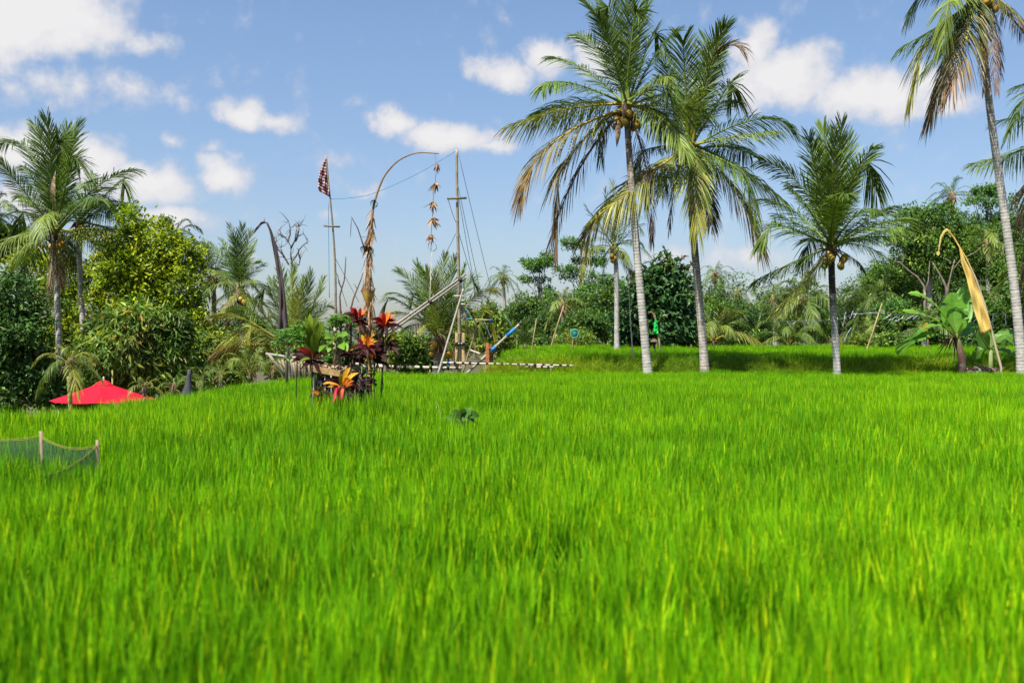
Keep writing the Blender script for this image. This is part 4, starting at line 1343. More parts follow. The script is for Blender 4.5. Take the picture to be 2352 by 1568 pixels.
def sag(a, b, n=16, k=0.0):
    t = np.linspace(0, 1, n)[:, None]
    return np.asarray(a) * (1 - t) + np.asarray(b) * t - np.array((0, 0, k)) * 4 * t * (1 - t)


z8 = lambda x, y: (x * 0.2110 + 643.1, y * 0.2110 + 643.1)
z3 = lambda x, y: (x * 0.4218 + 643.1, y * 0.4218 + 312.4)
z2 = lambda x, y: (x * 0.3339 + 441.0, y * 0.3339 + 441.0)
z9 = lambda x, y: (x * 0.17575 + 845.25, y * 0.17575 + 588.0)
z4 = lambda x, y: (x * 0.2402 + 1102.5, y * 0.2402 + 505.3)
zb = lambda x, y: (x * 0.30477 + 1975.3, y * 0.30477 + 385.9)
DS = 14.4


def S8(x, y, dy=0.0):
    return W(*z8(x, y), DS + dy)


def on_ground(p):
    q = np.array(p, float)
    q[2] = float(H(q[0], q[1]))
    return q


def make_platform():
    rng = np.random.default_rng(21)
    f = on_ground(S8(540, 1000))
    root = thing('offering_platform', 'weathered wooden offering platform holding a nest of dry leaves among red cordylines', 'platform', f)
    tz = S8(540, 985)[2]
    a, b = S8(345, 962, -0.28), S8(655, 1018, -0.30)
    boards = [(a, b), (S8(345, 955, 0.28), S8(860, 960, 0.30)), (S8(350, 962, -0.25), S8(352, 958, 0.26)), (S8(650, 1015, -0.28), S8(860, 965, 0.28))]
    for i, (p, q) in enumerate(boards):
        MB().beam(p, q, 0.03, 0.085, (0.36, 0.24, 0.10) if i == 0 else (0.20, 0.15, 0.10)).build('board', M['wood'], root, smooth=False)
    MB().beam(S8(350, 985, 0.0), S8(800, 1000, 0.05), 0.55, 0.02, (0.14, 0.10, 0.07)).build('deck', M['wood'], root, smooth=False)
    for (x0, y0, x1, y1, dy, r, c) in ((375, 1030, 335, 1340, -0.24, 0.018, GREYB), (490, 1035, 488, 1330, -0.26, 0.011, PALE * 0.7), (556, 1035, 552, 1330, -0.3, 0.009, PALE * 0.6), (640, 1015, 632, 1400, -0.24, 0.026, DARK * 2),
                                     (735, 1010, 752, 1340, 0.0, 0.012, GREYB), (830, 980, 826, 1340, 0.2, 0.018, DARK * 3), (862, 970, 868, 1340, 0.26, 0.015, GREYB), (420, 1000, 425, 1380, 0.25, 0.016, DARK * 3), (560, 1000, 580, 1400, 0.2, 0.02, DARK * 2),
                                     (700, 1000, 690, 1400, 0.1, 0.02, DARK * 2), (520, 1010, 530, 1390, -0.1, 0.018, DARK * 2), (600, 1010, 588, 1390, 0.0, 0.022, DARK * 2), (450, 1010, 470, 1390, 0.0, 0.014, DARK * 3), (780, 1000, 775, 1390, 0.1, 0.016, DARK * 2)):
        p = S8(x0, y0, dy)
        e = on_ground(S8(x1, y1, dy))
        mb = MB()
        limb(mb, p, e, r, r * 1.15, rng, c, 8, 0.05, 6)
        mb.build('leg', M['wood'], root)
    for (x0, y0, x1, y1, dy) in ((340, 1215, 760, 1215, -0.2), (480, 1180, 880, 1240, 0.0), (430, 1290, 900, 1270, 0.15), (520, 1110, 880, 1090, 0.1)):
        mb = MB()
        limb(mb, S8(x0, y0, dy), S8(x1, y1, dy + 0.05), 0.012, 0.010, rng, (0.08, 0.065, 0.06), 7, 0.1, 5)
        mb.build('crosspiece', M['wood'], root)
    mb = MB()
    for i in range(260):
        x, y, dy = rng.uniform(395, 800), 0, rng.uniform(-0.24, 0.24)
        p = S8(x, 985 + (x - 540) * 0.05, dy)
        p[2] += rng.uniform(0.0, 0.10) * (1 - abs(x - 590) / 330)
        D = unit(rng.normal(size=3) * np.array((1, 1, 0.45)))
        l = rng.uniform(0.05, 0.15)
        t = np.linspace(-0.5, 0.5, 5)[:, None]
        P = p + D * l * t + np.array((0, 0, 1)) * (0.25 - t ** 2) * l * rng.uniform(-0.2, 0.7)
        strip(mb, P, rng.normal(size=3), np.array([0.1, 0.8, 1, 0.7, 0.05]) * rng.uniform(0.006, 0.018), np.array((0.34, 0.24, 0.15)) * rng.uniform(0.5, 1.5), 0.5)
    tag(mb.build('dry_leaf_nest', M['dry'], root, smooth=False), kind='stuff')
    mb = MB()
    for i in range(420):      # dark roots, twigs and hanging leaves under the deck
        x, dy = rng.uniform(380, 900), rng.uniform(-0.25, 0.3)
        p = S8(x, rng.uniform(1000, 1300), dy)
        e = p + np.array((rng.normal(0, 0.07), rng.normal(0, 0.05), -rng.uniform(0.08, 0.35)))
        mb.tube([p, (p + e) / 2 + rng.normal(0, 0.02, 3), e], [0.011, 0.009, 0.004], 4, DARK * rng.uniform(0.6, 2.4))
    tag(mb.build('hanging_roots', M['wood'], root), kind='stuff')
    for (x0, y0, y1, dy, r, c) in ((598, 515, 985, 0.05, 0.030, np.array((0.40, 0.30, 0.17))), (645, 560, 990, -0.12, 0.026, np.array((0.17, 0.14, 0.11)))):
        mb = MB()
        bamboo(mb, [S8(x0, y1, dy), S8(x0 - 4, y0, dy)], r, c, 0.3, 9)
        mb.build('upright', M['bamboo'], root)


R_, O_, Y_, D_, G_, P_, V_ = (np.array(c) for c in ((0.46, 0.024, 0.02), (0.62, 0.17, 0.02), (0.66, 0.36, 0.02), (0.034, 0.010, 0.009), (0.15, 0.23, 0.02), (0.60, 0.07, 0.10), (0.085, 0.014, 0.020)))


def rosette(label, cx, cy, dy, tips, seed, stem_to=None, wid=0.033, name='cordyline_plant', extra=8, low=None, lowlen=0.30, stemr=0.011):
    """a cordyline: stem and long leaves, each leaf a part; tips are (x, y, foot colour, tip colour)"""
    rng = np.random.default_rng(seed)
    c = S8(cx, cy, dy)
    foot = on_ground(S8(*(stem_to or (cx, cy)), dy))
    root = thing(name, label, 'plant', foot, 'cordylines round the shrine')
    mb = MB()
    limb(mb, foot, c, stemr, stemr * 0.7, rng, (0.055, 0.040, 0.035), 9, 0.10, 7)
    mb.build('stem', M['wood'], root)
    L = []
    for (x, y, ca, cb) in tips:
        t = S8(x, y, dy)
        t[1] += rng.uniform(-0.22, 0.10)
        L.append((t, ca, cb))
    for i in range(extra + 4):
        a = rng.uniform(0, 2 * pi)
        e = rng.uniform(-0.75, 0.35)
        ca, cb = low or (D_, D_)
        L.append((c + lowlen * rng.uniform(0.6, 1.15) * np.array((cos(a) * cos(e), sin(a) * cos(e), sin(e))), ca * rng.uniform(0.7, 1.5), cb * rng.uniform(0.7, 1.6)))
    for t, ca, cb in L:
        p0 = c + rng.uniform(-1, 1, 3) * np.array((0.025, 0.025, 0.05))
        ln = np.linalg.norm(t - p0)
        s = np.linspace(0, 1, 9)[:, None]
        P = p0 + (t - p0) * s + np.array((0, 0, 0.17 * ln)) * np.sin(pi * s) ** 1.2
        sd = np.cross(t - p0, rng.normal(size=3) * 0.35 + np.array((0, -1.0, 0.45)))
        w = wid * rng.uniform(0.8, 1.15) * np.array([0.28, 0.45, 0.8, 1.0, 1.0, 0.92, 0.70, 0.38, 0.02]) * min(1.2, ln / 0.32)
        k = s ** 1.3
        C = (ca * (1 - k) + cb * k) * rng.uniform(0.85, 1.15)
        strip(MB(), P, sd, w, C, 0.30).build('leaf', M['cordy'], root)
    return root


def make_cordylines():
    r = rosette
    r('cordyline with red upright leaves, just left of the tall arched pole', 850, 440, 0.05,
      [(830, 300, V_, R_), (890, 305, R_, R_), (945, 318, O_, O_ * 0.8), (760, 372, D_, R_), (925, 420, D_, P_), (700, 360, V_, D_), (650, 390, D_, V_), (870, 330, R_, P_), (800, 330, R_, R_ * 1.1), (780, 300, R_, R_), (915, 360, O_, P_), (860, 360, R_, O_), (970, 370, R_, O_), (820, 380, R_, R_), (735, 480, D_, D_), (700, 555, D_, D_), (910, 500, P_, O_)], 1, (900, 1300), extra=6)
    r('cordyline with glowing orange-yellow leaves in front of the arched pole', 948, 745, -0.25,
      [(885, 590, O_, Y_), (960, 585, O_, Y_), (1055, 592, O_, Y_), (925, 640, O_, Y_), (1020, 640, O_, Y_), (900, 650, Y_, Y_), (990, 620, R_, O_), (1060, 660, O_, Y_ * 0.9), (950, 650, R_, O_), (810, 628, V_, V_ * 1.2), (1095, 770, V_, D_ * 2), (760, 768, O_, Y_ * 0.9), (840, 860, V_, D_), (1010, 890, Y_, O_), (905, 690, O_, Y_), (1000, 680, O_, Y_), (975, 600, O_, Y_), (870, 640, Y_, O_), (1040, 700, O_, O_), (830, 700, V_, V_), (880, 830, D_, V_)], 2, (930, 1340), extra=6, low=(V_, D_))
    r('cordyline with scarlet and orange top leaves, rightmost of the shrine plants', 1150, 520, 0.0,
      [(1100, 362, R_, R_ * 1.2), (1148, 345, R_, R_ * 1.3), (1190, 335, O_, O_ * 1.1), (1275, 378, O_, O_), (1010, 430, V_, R_), (1240, 420, O_, Y_), (1080, 385, R_, R_), (1225, 470, P_, O_), (1005, 520, D_, V_), (1310, 500, D_, D_), (1270, 545, V_, D_), (1050, 590, D_, D_), (1290, 440, O_, P_), (1170, 400, O_, R_), (1030, 470, V_, V_), (1120, 400, R_, O_), (1215, 370, O_, O_), (1060, 400, R_, R_), (1245, 500, O_, Y_), (1185, 440, R_, O_), (1090, 470, V_, R_)], 3, (1060, 1300), extra=6)
    r('dark cordyline with two yellow-green leaves, below the scarlet one', 1150, 740, 0.02,
      [(1165, 535, G_, G_ * 1.3), (1282, 585, G_ * 1.3, Y_), (1312, 665, D_, D_), (1275, 780, D_, D_), (1050, 650, D_, V_), (1030, 730, D_, D_), (1240, 700, D_, D_), (1210, 820, D_, D_), (1100, 600, D_, D_), (1220, 600, D_, V_), (1080, 810, D_, D_)], 4, (1010, 1350), extra=9)
    r('low cordyline with yellow, orange and pink leaves under the platform edge', 682, 1175, -0.42,
      [(758, 950, Y_ * 0.8, Y_), (850, 1010, O_, Y_), (832, 1092, O_, O_), (458, 1132, O_, Y_), (700, 1010, G_, Y_ * 0.8), (800, 1135, O_, O_), (655, 1080, G_, Y_ * 0.8), (592, 1340, R_, P_), (645, 1345, P_, O_), (720, 1040, O_, Y_), (560, 1100, D_, V_), (780, 1060, O_, Y_), (640, 1040, O_, Y_), (520, 1160, O_, Y_), (740, 1180, O_, P_), (620, 1260, P_, P_), (690, 1300, O_, P_)], 5, (670, 1400), extra=3, stemr=0.012)
    r('small cordyline with one orange leaf at the left foot of the platform', 470, 1262, -0.3,
      [(345, 1208, O_, O_), (380, 1265, D_, V_), (400, 1160, D_, G_ * 0.5), (560, 1320, D_, D_), (540, 1200, D_, D_)], 6, (470, 1420), extra=4, stemr=0.01, lowlen=0.2)
    r('tall green cordyline with upright leaves at the left end of the platform', 365, 850, -0.1,
      [(312, 362, G_ * 0.7, G_), (275, 395, G_ * 0.7, G_), (405, 375, G_ * 0.7, G_), (490, 440, G_ * 0.6, G_), (445, 455, G_ * 0.6, G_ * 0.8), (340, 470, G_ * 0.6, G_), (300, 520, G_ * 0.5, G_ * 0.6), (440, 600, G_ * 0.5, G_ * 0.5), (395, 560, G_, G_), (270, 600, G_ * 0.5, G_ * 0.5)], 7, (360, 1300), extra=-1, wid=0.046)
    r('dark red cordyline spreading low over the left platform edge', 350, 880, -0.22,
      [(190, 740, D_, R_ * 0.6), (170, 935, D_, D_), (215, 870, V_, D_), (480, 800, D_, D_), (420, 760, D_, D_), (250, 980, D_, D_), (200, 920, G_ * 0.6, G_ * 0.8), (300, 730, V_, R_ * 0.5), (480, 870, D_, D_), (240, 810, D_, V_), (330, 1010, D_, D_)], 8, (365, 1330), extra=5)
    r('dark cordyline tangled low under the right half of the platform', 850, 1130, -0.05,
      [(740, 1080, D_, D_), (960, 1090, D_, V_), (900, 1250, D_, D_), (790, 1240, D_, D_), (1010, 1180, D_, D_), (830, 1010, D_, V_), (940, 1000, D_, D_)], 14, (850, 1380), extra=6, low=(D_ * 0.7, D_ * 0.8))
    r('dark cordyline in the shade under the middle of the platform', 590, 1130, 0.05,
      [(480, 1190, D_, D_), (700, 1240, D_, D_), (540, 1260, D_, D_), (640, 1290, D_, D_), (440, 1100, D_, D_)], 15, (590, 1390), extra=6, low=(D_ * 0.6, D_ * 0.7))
    r('cordyline with mixed orange and maroon leaves right below the scarlet one', 1030, 850, -0.12,
      [(1090, 760, D_, V_), (940, 900, O_, O_), (1100, 880, D_, D_), (960, 800, V_, O_ * 0.8), (1060, 960, D_, D_), (1120, 820, D_, D_), (1000, 940, D_, V_)], 16, (1020, 1350), extra=5)
    r('dark maroon cordyline behind the two bamboo uprights', 790, 830, 0.12,
      [(670, 790, D_, D_), (700, 830, V_, D_), (860, 790, V_, V_), (830, 930, D_, V_), (720, 880, D_, D_), (560, 830, D_, D_), (880, 880, D_, V_), (760, 720, D_, D_)], 9, (800, 1350), extra=6)


def leafy(label, name, stem, leafs, seed, wid, C, mat='leaf', stemr=0.008, cat='plant'):
    rng = np.random.default_rng(seed)
    foot = on_ground(stem[0])
    root = thing(name, label, cat, foot)
    mb = MB()
    P = [foot] + list(stem)
    mb.tube(P, np.linspace(stemr, stemr * 0.5, len(P)), 6, (0.08, 0.09, 0.03))
    mb.build('stem', M['wood'], root)
    for (p0, p1) in leafs:
        p0, p1 = np.asarray(p0), np.asarray(p1)
        ln = np.linalg.norm(p1 - p0)
        s = np.linspace(0, 1, 7)[:, None]
        P = p0 + (p1 - p0) * s + np.array((0, 0, 0.12 * ln)) * np.sin(pi * s)
        sd = np.cross(p1 - p0, rng.normal(size=3) * 0.35 + np.array((0, -0.8, 0.7)))
        w = wid * ln * np.array([0.05, 0.5, 0.9, 1.0, 0.85, 0.5, 0.02])
        strip(MB(), P, sd, w, np.array(C) * rng.uniform(0.75, 1.25), 0.2).build('leaf', M[mat], root)
    return root


def make_shrine_greens():
    rng = np.random.default_rng(8)
    st = [S8(645, 980, -0.15), S8(640, 800, -0.15), S8(600, 650, -0.15)]
    pts = [(480, 640, 590, 650), (470, 590, 590, 640), (560, 575, 600, 640), (745, 595, 640, 620), (690, 690, 610, 630), (735, 780, 660, 690), (425, 790, 510, 705), (520, 790, 590, 700), (545, 700, 590, 650), (660, 590, 610, 640), (700, 760, 640, 690)]
    leafy('bright lime-green leafy plant rising by the two bamboo uprights', 'leafy_plant', st, [(S8(b, c, -0.15), S8(x, y, -0.28 + rng.uniform(-.08, .08))) for (x, y, b, c) in pts], 1, 0.27, (0.16, 0.33, 0.02), 'leaf')
    st = [S8(1000, 1250, -0.05), S8(985, 1050, -0.05), S8(1010, 880, -0.05)]
    pts = [(rng.uniform(880, 1090), rng.uniform(850, 1120)) for _ in range(26)]
    leafy('small dark green shrub at the right foot of the shrine', 'shrub', st, [(S8(x, y, 0.0), S8(x + rng.uniform(-45, 45), y + rng.uniform(-10, 50), -0.06)) for x, y in pts], 2, 0.32, (0.05, 0.12, 0.03), 'leaf')
    # feathery moringa-like sprays, left and top
    for label, stem, cents, seed in (
            ('feathery light-green sapling spreading left of the green cordyline', [(180, 1050, 0.45), (190, 800, 0.45), (170, 560, 0.45)], [(20, 520), (90, 480), (170, 440), (250, 420), (300, 390), (60, 600), (140, 560), (210, 520), (270, 500), (120, 640), (40, 470), (200, 620), (240, 570), (10, 560)], 3),
            ('feathery light-green sapling arching over behind the red cordyline', [(650, 1000, 0.3), (660, 640, 0.3), (680, 420, 0.3)], [(520, 380), (590, 340), (660, 310), (730, 330), (800, 300), (860, 290), (560, 440), (640, 400), (720, 400), (780, 370), (830, 420), (600, 480), (690, 470), (760, 450), (530, 460)], 4)):
        rr = np.random.default_rng(seed)
        P = [S8(*q) for q in stem]
        foot = on_ground(P[0])
        root = thing('feathery_sapling', label, 'sapling', foot, 'feathery saplings at the shrine')
        mb = MB()
        mb.tube([foot] + P, [0.008, 0.007, 0.006, 0.004], 6, (0.10, 0.11, 0.04))
        mb.build('stem', M['wood'], root)
        top = P[-1]
        for (x, y) in cents:
            c = S8(x, y, stem[0][2] + rr.uniform(-0.3, 0.25))
            mb = MB()
            mb.tube([top, (top + c) / 2 + (0, 0, 0.03), c], [0.006, 0.004, 0.002], 4, (0.14, 0.19, 0.04))
            out = unit(c - top + rr.normal(size=3) * 0.1)
            n = 70
            t = rr.uniform(0.3, 1.5, n)[:, None]
            side = unit(np.cross(out, (0, 0, 1.0)))
            B = top + (c - top) * t + side * rr.normal(0, 0.085, (n, 1)) + rr.normal(0, 0.012, (n, 3)) - np.array((0, 0, 0.10)) * t ** 2
            D = side * np.sign(rr.normal(size=(n, 1))) + out * 0.5 + rr.normal(size=(n, 3)) * 0.3 - np.array((0, 0, 0.3))
            leaves(mb, B, D, np.array((0, -0.3, 1.0)) + rr.normal(size=(n, 3)) * 0.3, rr.uniform(0.045, 0.085, n), rr.uniform(0.022, 0.036, n), np.array((0.11, 0.27, 0.022)) * rr.uniform(0.6, 1.3, (n, 1)))
            mb.build('leaf_spray', M['leaf'], root, smooth=False)
    for label, P, seed in (('bare reddish stick with one side shoot, nearer the flag pole', [(655, 900), (658, 300), (650, 180), (672, 90), (700, 0), (712, -150), (716, -250)], 5),
                           ('bare reddish stick leaning right towards the arched pole', [(770, 900), (775, 300), (800, 200), (840, 100), (880, 0), (905, -80)], 6)):
        P = [S8(x, y, 0.22) for x, y in P]
        foot = on_ground(P[0])
        root = thing('bare_stick', label, 'stick', foot, 'bare sticks at the shrine')
        mb = MB()
        mb.tube([foot] + P, np.linspace(0.016, 0.007, len(P) + 1), 7, (0.13, 0.055, 0.05))
        mb.build('stem', M['wood'], root)
        mb = MB()
        if seed == 5:
            mb.tube([P[3], S8(640, 30, 0.2), S8(635, -10, 0.2), S8(630, -60, 0.2)], [0.008, 0.007, 0.006, 0.003], 5, (0.09, 0.06, 0.06))
            mb.tube([S8(640, 30, 0.2), S8(655, 0, 0.2)], [0.005, 0.002], 5, (0.09, 0.06, 0.06))
        else:
            mb.tube([P[3], S8(815, 50, 0.2), S8(800, 40, 0.2)], [0.006, 0.004, 0.002], 5, (0.09, 0.06, 0.06))
        mb.build('side_shoot', M['wood'], root)


def curl(mb, c, r, w, C, seed):
    """a ring-shaped curl of dried palm leaf"""
    a = np.linspace(0, 2 * pi * 1.12, 15)
    P = np.asarray(c) + np.stack([np.cos(a) * r, 0.02 * a, np.sin(a) * r * 1.1], 1)
    strip(mb, P, (0, 1, 0), np.full(15, w), C, 0.0)


def make_penjor():
    rng = np.random.default_rng(31)
    pts = [(850, 900), (849, 760), (847, 670), (846, 600), (850, 545), (858, 467), (880, 405), (912, 368), (955, 349), (1008, 353)]
    P = [W(x, y, DS + 0.15) for x, y in pts]
    foot = on_ground(P[0])
    root = thing('arched_offering_pole', 'tall arched bamboo pole wrapped in dried palm leaf, bending right over the shrine', 'offering pole', foot)
    A = np.array([foot] + P)
    # smooth curve through the points
    s = np.concatenate([[0], np.cumsum(np.linalg.norm(np.diff(A, axis=0), axis=1))])
    u = np.linspace(0, s[-1], 90)
    Q = np.stack([np.interp(u, s, A[:, j]) for j in range(3)], 1)
    for _ in range(6):
        Q[1:-1] = (Q[:-2] + 2 * Q[1:-1] + Q[2:]) / 4
    f = u / s[-1]
    R = np.interp(f, [0, .35, .6, .8, 1], [0.030, 0.027, 0.022, 0.014, 0.007]) * (1 + 0.10 * (np.arange(90) % 5 == 0))
    MB().tube(Q, R, 9, np.outer(np.interp(f, [0, 0.4, 1], [1.0, 0.9, 0.55]), (0.30, 0.19, 0.09))).build('pole', M['bamboo'], root)
    # wrapped and frayed leaf along the middle
    k0, k1 = int(0.32 * 90), int(0.72 * 90)
    mb = MB()
    for i in range(330):
        k = int(rng.integers(k0, k1))
        fr = (k - k0) / (k1 - k0)
        p = Q[k] + rng.normal(0, 0.032 * (1.25 - fr), 3)
        T = unit(Q[k] - Q[min(89, k + 4)])
        D = unit(T + rng.normal(0, 0.16, 3))
        l = rng.uniform(0.12, 0.38) * (1.1 - 0.6 * fr)
        t = np.linspace(0, 1, 4)[:, None]
        strip(mb, p + D * l * t + np.array((rng.normal(0, 0.03), 0, -0.03)) * t ** 2, rng.normal(size=3), np.array([0.5, 1, 0.8, 0.05]) * rng.uniform(0.006, 0.014), np.array((0.38, 0.24, 0.13)) * rng.uniform(0.4, 1.5), 0.3)
    tag(mb.build('leaf_wrapping', M['dry'], root, smooth=False), kind='stuff')
    for (px, py, r) in ((857, 467, 0.045), (839, 575, 0.06), (848, 574, 0.045), (832, 572, 0.035)):
        mb = MB()
        curl(mb, W(px, py, DS + 0.06), r, 0.025, (0.30, 0.18, 0.08), 1)
        curl(mb, W(px + 2, py - 2, DS + 0.09), r * 0.8, 0.02, (0.24, 0.13, 0.06), 1)
        mb.build('leaf_ring', M['dry'], root)
    # split sheath cup below the wrapping
    c = W(846, 686, DS + 0.15)
    mb = MB()
    n = 16
    a = np.linspace(0, 2 * pi, n, endpoint=False)
    rows = []
    for (zz, rr, wv) in ((-0.12, 0.028, 0), (-0.03, 0.055, 0), (0.06, 0.085, 0.01), (0.135, 0.105, 0.03)):
        rows.append(np.stack([c[0] + rr * np.cos(a), c[1] + rr * np.sin(a), c[2] + zz + wv * np.cos(3 * a)], 1))
    V = np.concatenate(rows)
    i = np.arange(3)[:, None] * n
    j = np.arange(n)[None]
    k = (j + 1) % n
    mb.add(V, np.stack([i + j, i + k, i + n + k, i + n + j], -1).reshape(-1, 4), np.repeat(np.array([(0.20, 0.10, 0.04), (0.30, 0.20, 0.04), (0.46, 0.30, 0.06), (0.22, 0.10, 0.06)]), n, axis=0))
    mb.build('sheath_cup', M['dry'], root)
    # curled husk knot near its foot
    mb = MB()
    curl(mb, S8(840, 560, -0.05), 0.055, 0.03, (0.42, 0.32, 0.20), 1)
    curl(mb, S8(842, 565, -0.09), 0.03, 0.02, (0.30, 0.20, 0.12), 1)
    for i in range(12):
        p = S8(rng.uniform(870, 940), rng.uniform(500, 600), -0.05)
        e = p + rng.normal(0, 0.06, 3)
        strip(mb, [p, (p + e) / 2 + (0, 0, 0.02), e], (0.3, 1, 0), [0.02, 0.03, 0.005], np.array((0.45, 0.30, 0.2)) * rng.uniform(0.7, 1.3), 0.4)
    mb.build('husk_knot', M['dry'], root)
    # a broken side twig with a hanging shred
    mb = MB()
    q = [W(x, y, DS + 0.12) for x, y in ((838, 575), (832, 555), (822, 525), (810, 503), (806, 496))]
    mb.tube(q, [0.012, 0.011, 0.009, 0.006, 0.003], 5, (0.10, 0.06, 0.05))
    mb.tube([W(808, 500, DS + .12), W(806, 520, DS + .12), W(805, 545, DS + .12)], [0.004, 0.006, 0.002], 4, (0.14, 0.10, 0.07))
    mb.tube([W(829, 544, DS + .12), W(842, 545, DS + .12), W(846, 537, DS + .12)], [0.003, 0.003, 0.002], 4, (0.08, 0.05, 0.05))
    mb.build('side_twig', M['wood'], root)
    # the garland hanging from its tip
    top = Q[-3]
    loc = W(1004, 356, DS + 0.15)
    g = thing('dried_leaf_garland', 'string of dried palm-leaf tassels hanging from the tip of the arched pole', 'garland', loc)
    line = [W(x, y, DS + 0.15) for x, y in ((1005, 354), (1003, 383), (999, 425), (994, 466), (993, 505), (990, 540), (990, 580))]
    line[0] = Q[-2]
    MB().tube(line, 0.004, 5, (0.10, 0.075, 0.06)).build('string', M['cord'], g)
    for (px, py, r, down) in ((1003, 378, 0.10, 1), (1000, 421, 0.14, 0.45), (994, 465, 0.13, 0.8), (993, 502, 0.13, 0.6), (990, 540, 0.12, 0.7)):
        c = W(px, py, DS + 0.15)
        mb = MB()
        mb.ball(c, (0.020, 0.020, 0.024), (0.24, 0.15, 0.09), 7, 5)
        for i in range(16):
            a = rng.uniform(0, 2 * pi)
            e = rng.normal(-0.25 - 0.5 * down, 0.35)
            D = np.array((cos(a) * cos(e), sin(a) * cos(e), sin(e)))
            l = r * 1.15 * rng.uniform(0.6, 1.15)
            t = np.linspace(0, 1, 5)[:, None]
            strip(mb, c + D * l * t + np.array((0, 0, -0.03)) * t ** 2, np.cross(D, rng.normal(size=3)), np.array([0.4, 1, 1, 0.6, 0.05]) * 0.015, np.array((0.30, 0.18, 0.10)) * rng.uniform(0.5, 1.4), 0.3)
        mb.build('tassel', M['dry'], g, smooth=False)
    mb = MB()
    curl(mb, W(992, 565, DS + 0.12), 0.06, 0.035, (0.22, 0.14, 0.09), 1)
    curl(mb, W(985, 563, DS + 0.14), 0.05, 0.004, (0.16, 0.11, 0.08), 1)
    mb.build('leaf_ring', M['dry'], g)
    mb = MB()
    strip(mb, [W(992, 575, DS + .15), W(990, 600, DS + .15), W(989, 640, DS + .15), W(987, 690, DS + .15)], (1, 0, 0), [0.008, 0.006, 0.006, 0.002], (0.5, 0.46, 0.36))
    mb.build('ribbon', M['dry'], g)


def plaid_mat():
    m, N, L = mat_new('checked_cloth')
    at = N.new('ShaderNodeUVMap')
    sp = N.new('ShaderNodeSeparateXYZ')
    L.new(at.outputs[0], sp.inputs[0])
    outs = []
    for k, f in ((0, 6.0), (1, 12.0)):
        a = N.new('ShaderNodeMath')
        a.operation = 'MULTIPLY'
        a.inputs[1].default_value = f
        L.new(sp.outputs[k], a.inputs[0])
        b = N.new('ShaderNodeMath')
        b.operation = 'FRACT'
        L.new(a.outputs[0], b.inputs[0])
        c = N.new('ShaderNodeMath')
        c.operation = 'GREATER_THAN'
        c.inputs[1].default_value = 0.5
        L.new(b.outputs[0], c.inputs[0])
        outs.append(c.outputs[0])
    add = N.new('ShaderNodeMath')
    add.operation = 'ADD'
    L.new(outs[0], add.inputs[0])
    L.new(outs[1], add.inputs[1])
    half = N.new('ShaderNodeMath')
    half.operation = 'MULTIPLY'
    half.inputs[1].default_value = 0.5
    L.new(add.outputs[0], half.inputs[0])
    cr = N.new('ShaderNodeValToRGB')
    cr.color_ramp.interpolation = 'CONSTANT'
    e = cr.color_ramp.elements
    e[0].color = (0.48, 0.42, 0.42, 1)
    e[1].position = 0.70
    e[1].color = (0.02, 0.018, 0.022, 1)
    x = cr.color_ramp.elements.new(0.25)
    x.color = (0.17, 0.022, 0.030, 1)
    L.new(half.outputs[0], cr.inputs[0])
    bs = N.new('ShaderNodeBsdfPrincipled')
    bs.inputs['Roughness'].default_value = 0.85
    L.new(cr.outputs[0], bs.inputs['Base Color'])
    out = N.new('ShaderNodeOutputMaterial')
    L.new(bs.outputs[0], out.inputs[0])
    return m


def cloth_sheet(name, left, right, mat, C, parent, ripple=0.04, nu=14, seed=0, uv=False, nw=3.0):
    """cloth between two edge polylines, with folds"""
    rng = np.random.default_rng(seed)
    left, right = np.asarray(left, float), np.asarray(right, float)

    def res(P, n=36):
        s = np.concatenate([[0], np.cumsum(np.linalg.norm(np.diff(P, axis=0), axis=1))])
        u = np.linspace(0, s[-1], n)
        return np.stack([np.interp(u, s, P[:, j]) for j in range(3)], 1)
    A, B = res(left), res(right)
    n = len(A)
    u = np.linspace(0, 1, nu)[None, :, None]
    V = A[:, None] * (1 - u) + B[:, None] * u
    wdt = np.linalg.norm(A - B, axis=1)
    ph = rng.uniform(0, 6)
    vv = np.linspace(0, 1, n)[:, None]
    uu = u[0, :, 0][None]
    rp = np.sin(uu * nw * 2 * pi + vv * 5 + ph) + 0.6 * np.sin(uu * nw * 3.3 - vv * 17 + ph * 2) + 0.5 * np.sin(vv * 26 + uu * 6)
    V[:, :, 1] += rp * ripple * np.clip(wdt / wdt.max(), 0.1, 1)[:, None] * np.minimum(1, 1.0)
    i = np.arange(n - 1)[:, None] * nu
    j = np.arange(nu - 1)[None]
    Fq = np.stack([i + j, i + j + 1, i + nu + j + 1, i + nu + j], -1).reshape(-1, 4)
    mb = MB()
    mb.add(V.reshape(-1, 3), Fq, C)
    o = mb.build(name, mat, parent)
    if uv:
        UV = np.stack([np.broadcast_to(uu, (n, nu)), np.broadcast_to(vv, (n, nu))], -1).reshape(-1, 2)
        lay = o.data.uv_layers.new(name='UVMap')
        li = np.empty(len(o.data.loops), np.int32)
        o.data.loops.foreach_get('vertex_index', li)
        lay.data.foreach_set('uv', UV[li].astype(np.float32).ravel())
    sol = o.modifiers.new('thickness', 'SOLIDIFY')
    sol.thickness = 0.006
    return o


